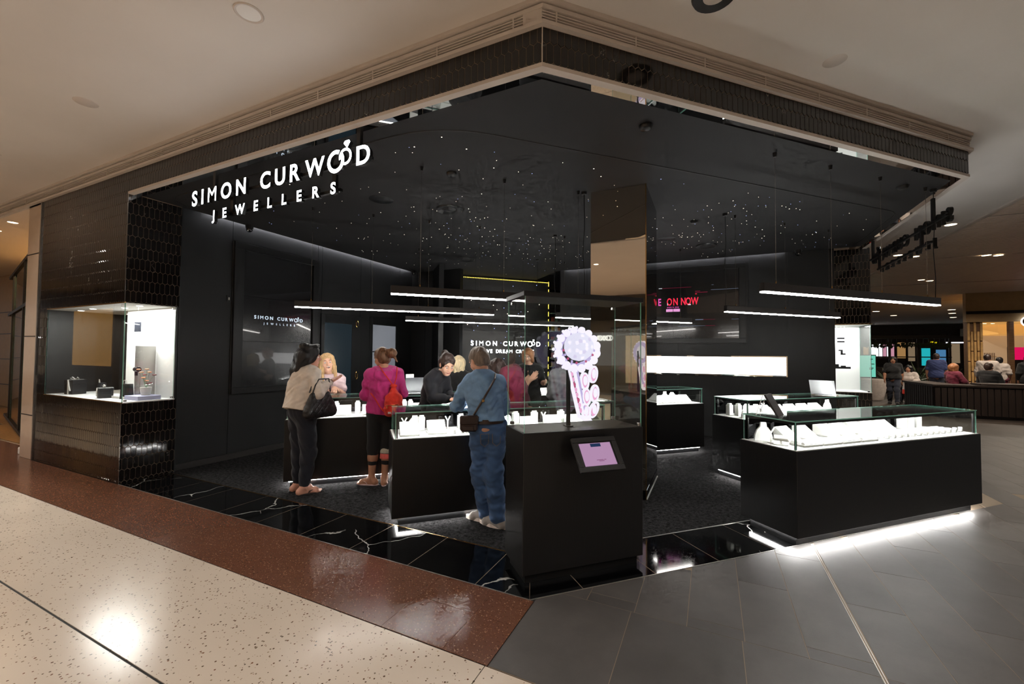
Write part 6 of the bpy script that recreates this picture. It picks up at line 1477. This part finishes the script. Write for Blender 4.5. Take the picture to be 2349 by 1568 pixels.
for x in (.16, .60): 
    for k in range(9): bpart('rack_rod', cs_, x + .045 * k, x + .012 + .045 * k, 1.6, 1.62, .2, 1.75, 'brown_wood')
    for k in range(6): bpart('rack_shelf', cs_, x, x + .38, 1.5, 1.64, .35 + .25 * k, .37 + .25 * k, 'bamboo')
for x, y in ((.25, .5), (.5, .6)): part('spotlight', cs_, lambda b: b.lathe([(.0, 0), (.05, 0)], 'lamp_warm', 12, (x, y, 2.797), cap=False))
bm_ = thing('bamboo_pillar', 'pillar clad in upright bamboo strips beside the corner shop', 'pillar', (9.30, 17.95, 0)); bpart('core', bm_, .02, .40, .02, .3, 0, 2.82, 'brown_wood')
for k in range(5):
    for j in range(4):
        z0 = .0 + j * .72 - (.36 if k % 2 else 0); bpart('bamboo_strip', bm_, .005 + .082 * k, .07 + .082 * k, -.02, .02, max(0, z0), min(2.82, z0 + .69), 'bamboo', .012)
    
sgn = thing('oval_sign', 'oval brown sign with white lettering cut by the right picture edge', 'sign', (10.86, 17.75, 2.80))
part('plate', sgn, lambda b: b.prism([(.30 * math.cos(a), .22 * math.sin(a)) for a in [k * math.pi / 14 for k in range(28)]], -.02, .03, 'sign_white', 'y')); part('face', sgn, lambda b: b.prism([(.275 * math.cos(a), .198 * math.sin(a)) for a in [k * math.pi / 14 for k in range(28)]], -.03, -.02, 'brown_wood', 'y'))
letters('Bong', sgn, -.20, .06, .36, .075, .01, 'sign_white', .03, -.035); letters('Cult', sgn, -.15, -.05, .32, .075, .01, 'sign_white', .03, -.035); letters('O', sgn, -.05, -.155, .09, .075, .01, 'sign_white', .03, -.035)

# --- people in the mall
def dj(hh=1.65, step=0., seat=False, sit=.45, lean=0.):
    k = hh / 1.70; J = {'hed': (0, .02 + lean * 1.2, 1.575), 'nkb': (0, -.01 + lean, 1.42), 'shR': (.165, -.01 + lean * .95, 1.375), 'shL': (-.165, -.01 + lean * .95, 1.375), 'elR': (.225, -.03 + step * .3, 1.12), 'elL': (-.225, -.03 - step * .3, 1.12), 'wrR': (.235, .05 + step * .6, .89), 'wrL': (-.235, .05 - step * .6, .89), 'wst': (0, lean * .4, 1.10), 'pel': (0, 0, .94), 'hpR': (.09, 0, .91), 'hpL': (-.09, 0, .91), 'knR': (.095, .03 - step * .35, .49), 'knL': (-.095, .03 + step * .5, .49), 'anR': (.1, -.02 - step, .085), 'anL': (-.1, -.02 + step, .085), 'toR': (.11, .14 - step, .03), 'toL': (-.11, .14 + step, .03)}
    J = {a: tuple(x * k for x in v) for a, v in J.items()}
    if seat:
        dz = .94 * k - sit - .10
        for a in ('hed', 'nkb', 'shR', 'shL', 'elR', 'elL', 'wst', 'pel', 'hpR', 'hpL'): J[a] = (J[a][0], J[a][1], J[a][2] - dz)
        for S_, q in (('R', 1), ('L', -1)): J['kn' + S_] = (q * .11, .40, sit + .06); J['an' + S_] = (q * .12, .42, .085); J['to' + S_] = (q * .13, .58, .03); J['wr' + S_] = (q * .12, .30, sit + .22); J['el' + S_] = (q * .22, .06, sit + .33)
    return J
CO = dict(h=.013, fine=False, feet='shoe')
wk, _, _ = person('woman in a black T-shirt and jeans walking towards the shop with a bag', (6.54, 15.64), math.atan2(-2.489 - 15.64, 1.045 - 6.54) - math.pi / 2, dj(1.56, .16), ltop('black_knit', .84, .03, .8, .004, 41), ltrous('dark_jean', .97, .02), 'skin_dark', hair_bob('hair_black', -.08), w=1.15, **CO)
wbg = thing('carrier_bag', 'white and red carrier bag in the hand of the walking woman', 'bag', (6.54 + .36, 15.64 - .02, .30)); part('bag', wbg, lambda b: b.lathe([(.09, 0), (.15, .06), (.14, .2)], 'red_nylon', 16), True); part('upper', wbg, lambda b: b.lathe([(.14, .2), (.11, .36), (.03, .48)], 'white_tee', 16), True)
person('seated woman in a white top with long dark hair beside the bench', (7.12, 16.2), 2.6, dj(1.62, seat=True), ltop('white_tee', .48, .03, 1.6, .004, 42), ltrous('dark_jean', .95), 'skin_tan', hair_bob('hair_black', -.2), **CO)
st_ = thing('stool', 'dark round stool under the seated woman in white', 'stool', (7.12, 16.2, 0)); part('seat', st_, lambda b: b.lathe([(.0, .40), (.19, .40), (.20, .43), (.0, .44)], 'frame_dark', 18, cap=False), True); part('leg', st_, lambda b: b.lathe([(.16, 0), (.16, .015), (.03, .02), (.03, .40)], 'frame_dark', 14), True)
person('man in a blue shirt standing with his back turned beyond the bench', (8.12, 17.0), -.35, dj(1.70), ltop('blue_tee', .85, .035, .8, .004, 43), ltrous('dark_jean', .97, .02), 'skin_tan', hair_short('hair_dark'), w=1.2, female=False, **CO)
person('person with reddish hair sitting on the bench beside a dark haired man', (7.30, 13.75), -1.2, dj(1.60, seat=True, sit=.56), ltop('maroon', .68, .03, 1.8, .004, 44), ltrous('dark_jean', .95), 'skin_light', hair_bob('hair_red', -.15), **CO)
person('dark haired man in black sitting on the bench near the bamboo pillar', (8.02, 13.75), -.9, dj(1.72, seat=True, sit=.56), ltop('black_knit', .68, .03, 1.9, .004, 45), ltrous('black_knit', .95), 'skin_light', hair_short('hair_dark'), female=False, **CO)
person('broad man in a pale shirt with his back turned at the corner shop', (9.18, 16.5), -.4, dj(1.68), ltop('white_tee', .90, .035, 1.6, .004, 46), ltrous('black_knit', .95, .02), 'skin_tan', hair_short('hair_dark'), w=1.25, female=False, **CO)
person('child-sized person in a white T-shirt between the two adults at the corner shop', (9.68, 17.0), -.4, dj(1.58), ltop('white_tee', .82, .03, .9, .004, 47), ltrous('maroon', .5, .02), 'skin_tan', hair_short('hair_black'), **CO)
person('person in black with dark hair rightmost at the corner shop', (10.08, 16.4), -.3, dj(1.64), ltop('black_knit', .80, .03, 1.8, .004, 48), ltrous('black_knit', .95, .02), 'skin_tan', hair_bob('hair_dark', -.2), **CO)

# --- neighbouring shop at the far left
nb = MB(); nb.box(-8.10, -7.66, .0, .3, 0, 3.69, 'beige_panel', .004); pil = struct(nb, 'wall_left_pilaster')
for z in (.62, 1.75, 2.95): bpart('joint', pil, -8.11, -7.655, -.003, .01, z, z + .012, 'frame_dark')
ns = MB(); ns.box(-34, -7.66, .0, 2.6, 3.66, 3.70, 'plaster'); struct(ns, 'ceiling_neighbour')
nw = MB(); nw.box(-34, -8.2, 2.0, 2.1, 0, 3.66, 'tan_wall'); nwo = struct(nw, 'wall_neighbour')
for z in (.6, 1.3, 2.0, 2.6): bpart('wall_groove', nwo, -34, -8.3, 1.992, 2.0, z, z + .02, 'frame_dark')
slab('oak_floor', floor, [(-16, .95), (-12.3, .95), (-12.3, .35), (-8.4, .35), (-8.3, 2.0), (-16, 2.0)], -.012, .004, 'oak_floor')
sf = thing('glass_shopfront', 'black framed glass shop front of the neighbouring shop at the far left', 'shop front', (-8.25, .2, 0), math.pi - .20)
for x in (0, 2.4, 4.8): bpart('frame_post', sf, x, x + .07, -.03, .03, 0, 3.3, 'frame_dark')
for z in (0.0, 2.36, 3.24): bpart('frame_rail', sf, .0, 6, -.03, .03, z, z + .06, 'frame_dark')
for x in (.07, 2.47): 
    pane('pane', sf, x, x + 2.33, -.004, .004, .06, 2.36, 'glass', 'glass_edge'); pane('pane', sf, x, x + 2.33, -.004, .004, 2.42, 3.24, 'glass', 'glass_edge')
for x, y in ((-9.35, .16), (-10.32, .22)): lightfit(x, y, 3.66, ('right' if x > -10 else 'left') + ' one of two warm downlights over the neighbouring shop front', 'lamp_warm', .07); downlamp(x, y + .1, 3.62, 8, (1, .74, .44), size=.04)
_l = bpy.data.lights.new('added_wall_fill', 'AREA'); _l.shape = 'RECTANGLE'; _l.size = 4.; _l.size_y = .1; _l.energy = 130; _l.color = (1, .74, .44); _o = bpy.data.objects.new('added_wall_fill', _l); _o.location = (-11, 1.35, 3.55); _o.rotation_euler = (math.radians(55), 0, 0); COL.objects.link(_o)  # unseen area light added to brighten the neighbouring shop wall
tag(bpart('floor_socket', None, -8.35, -8.28, .05, .11, 0, .1, 'white_prop', .008), 'small white socket box on the floor by the neighbouring door frame', 'socket')
# --- shops across the mall, seen in the mirrors and in the glass
ow = MB(); ow.box(-34, 34, -9.6, -9.4, 0, MZ, 'opp_wall'); opp = struct(ow, 'wall_opposite')
bpart('lit_window', opp, -1.9, .2, -9.4, -9.36, .5, 2.3, 'shop_white_glow'); bpart('lit_window', opp, 2.0, 6.5, -9.4, -9.36, .4, 2.6, 'shop_white_glow'); bpart('lit_window', opp, -7.5, -3.8, -9.4, -9.36, .4, 2.6, 'shop_orange_glow'); bpart('lit_window', opp, -18, -9, -9.4, -9.36, .4, 2.6, 'shop_white_glow'); bpart('signboard', opp, -4.2, .6, -9.4, -9.36, 2.9, 3.4, 'frame_dark')
cn = thing('shop_sign', 'white letter sign of the shop across the mall, seen mirrored in the column', 'sign', (0, -9.0, 0))
letters('CONNOR', cn, 2.30, 2.1, .66, .2, .03, 'sign_white', .02, 0, flip=True)
cr = MB(); cr.box(-26.5, -18.5, -5.2, -5.0, 0, MZ, 'brown_wood'); co_ = struct(cr, 'wall_across'); bpart('lit_window', co_, -21.6, -18.6, -5.0, -4.96, 1.0, 3.1, 'shop_orange_glow'); bpart('lit_window', co_, -26, -24.3, -5.0, -4.96, .6, 3.2, 'shop_white_glow')
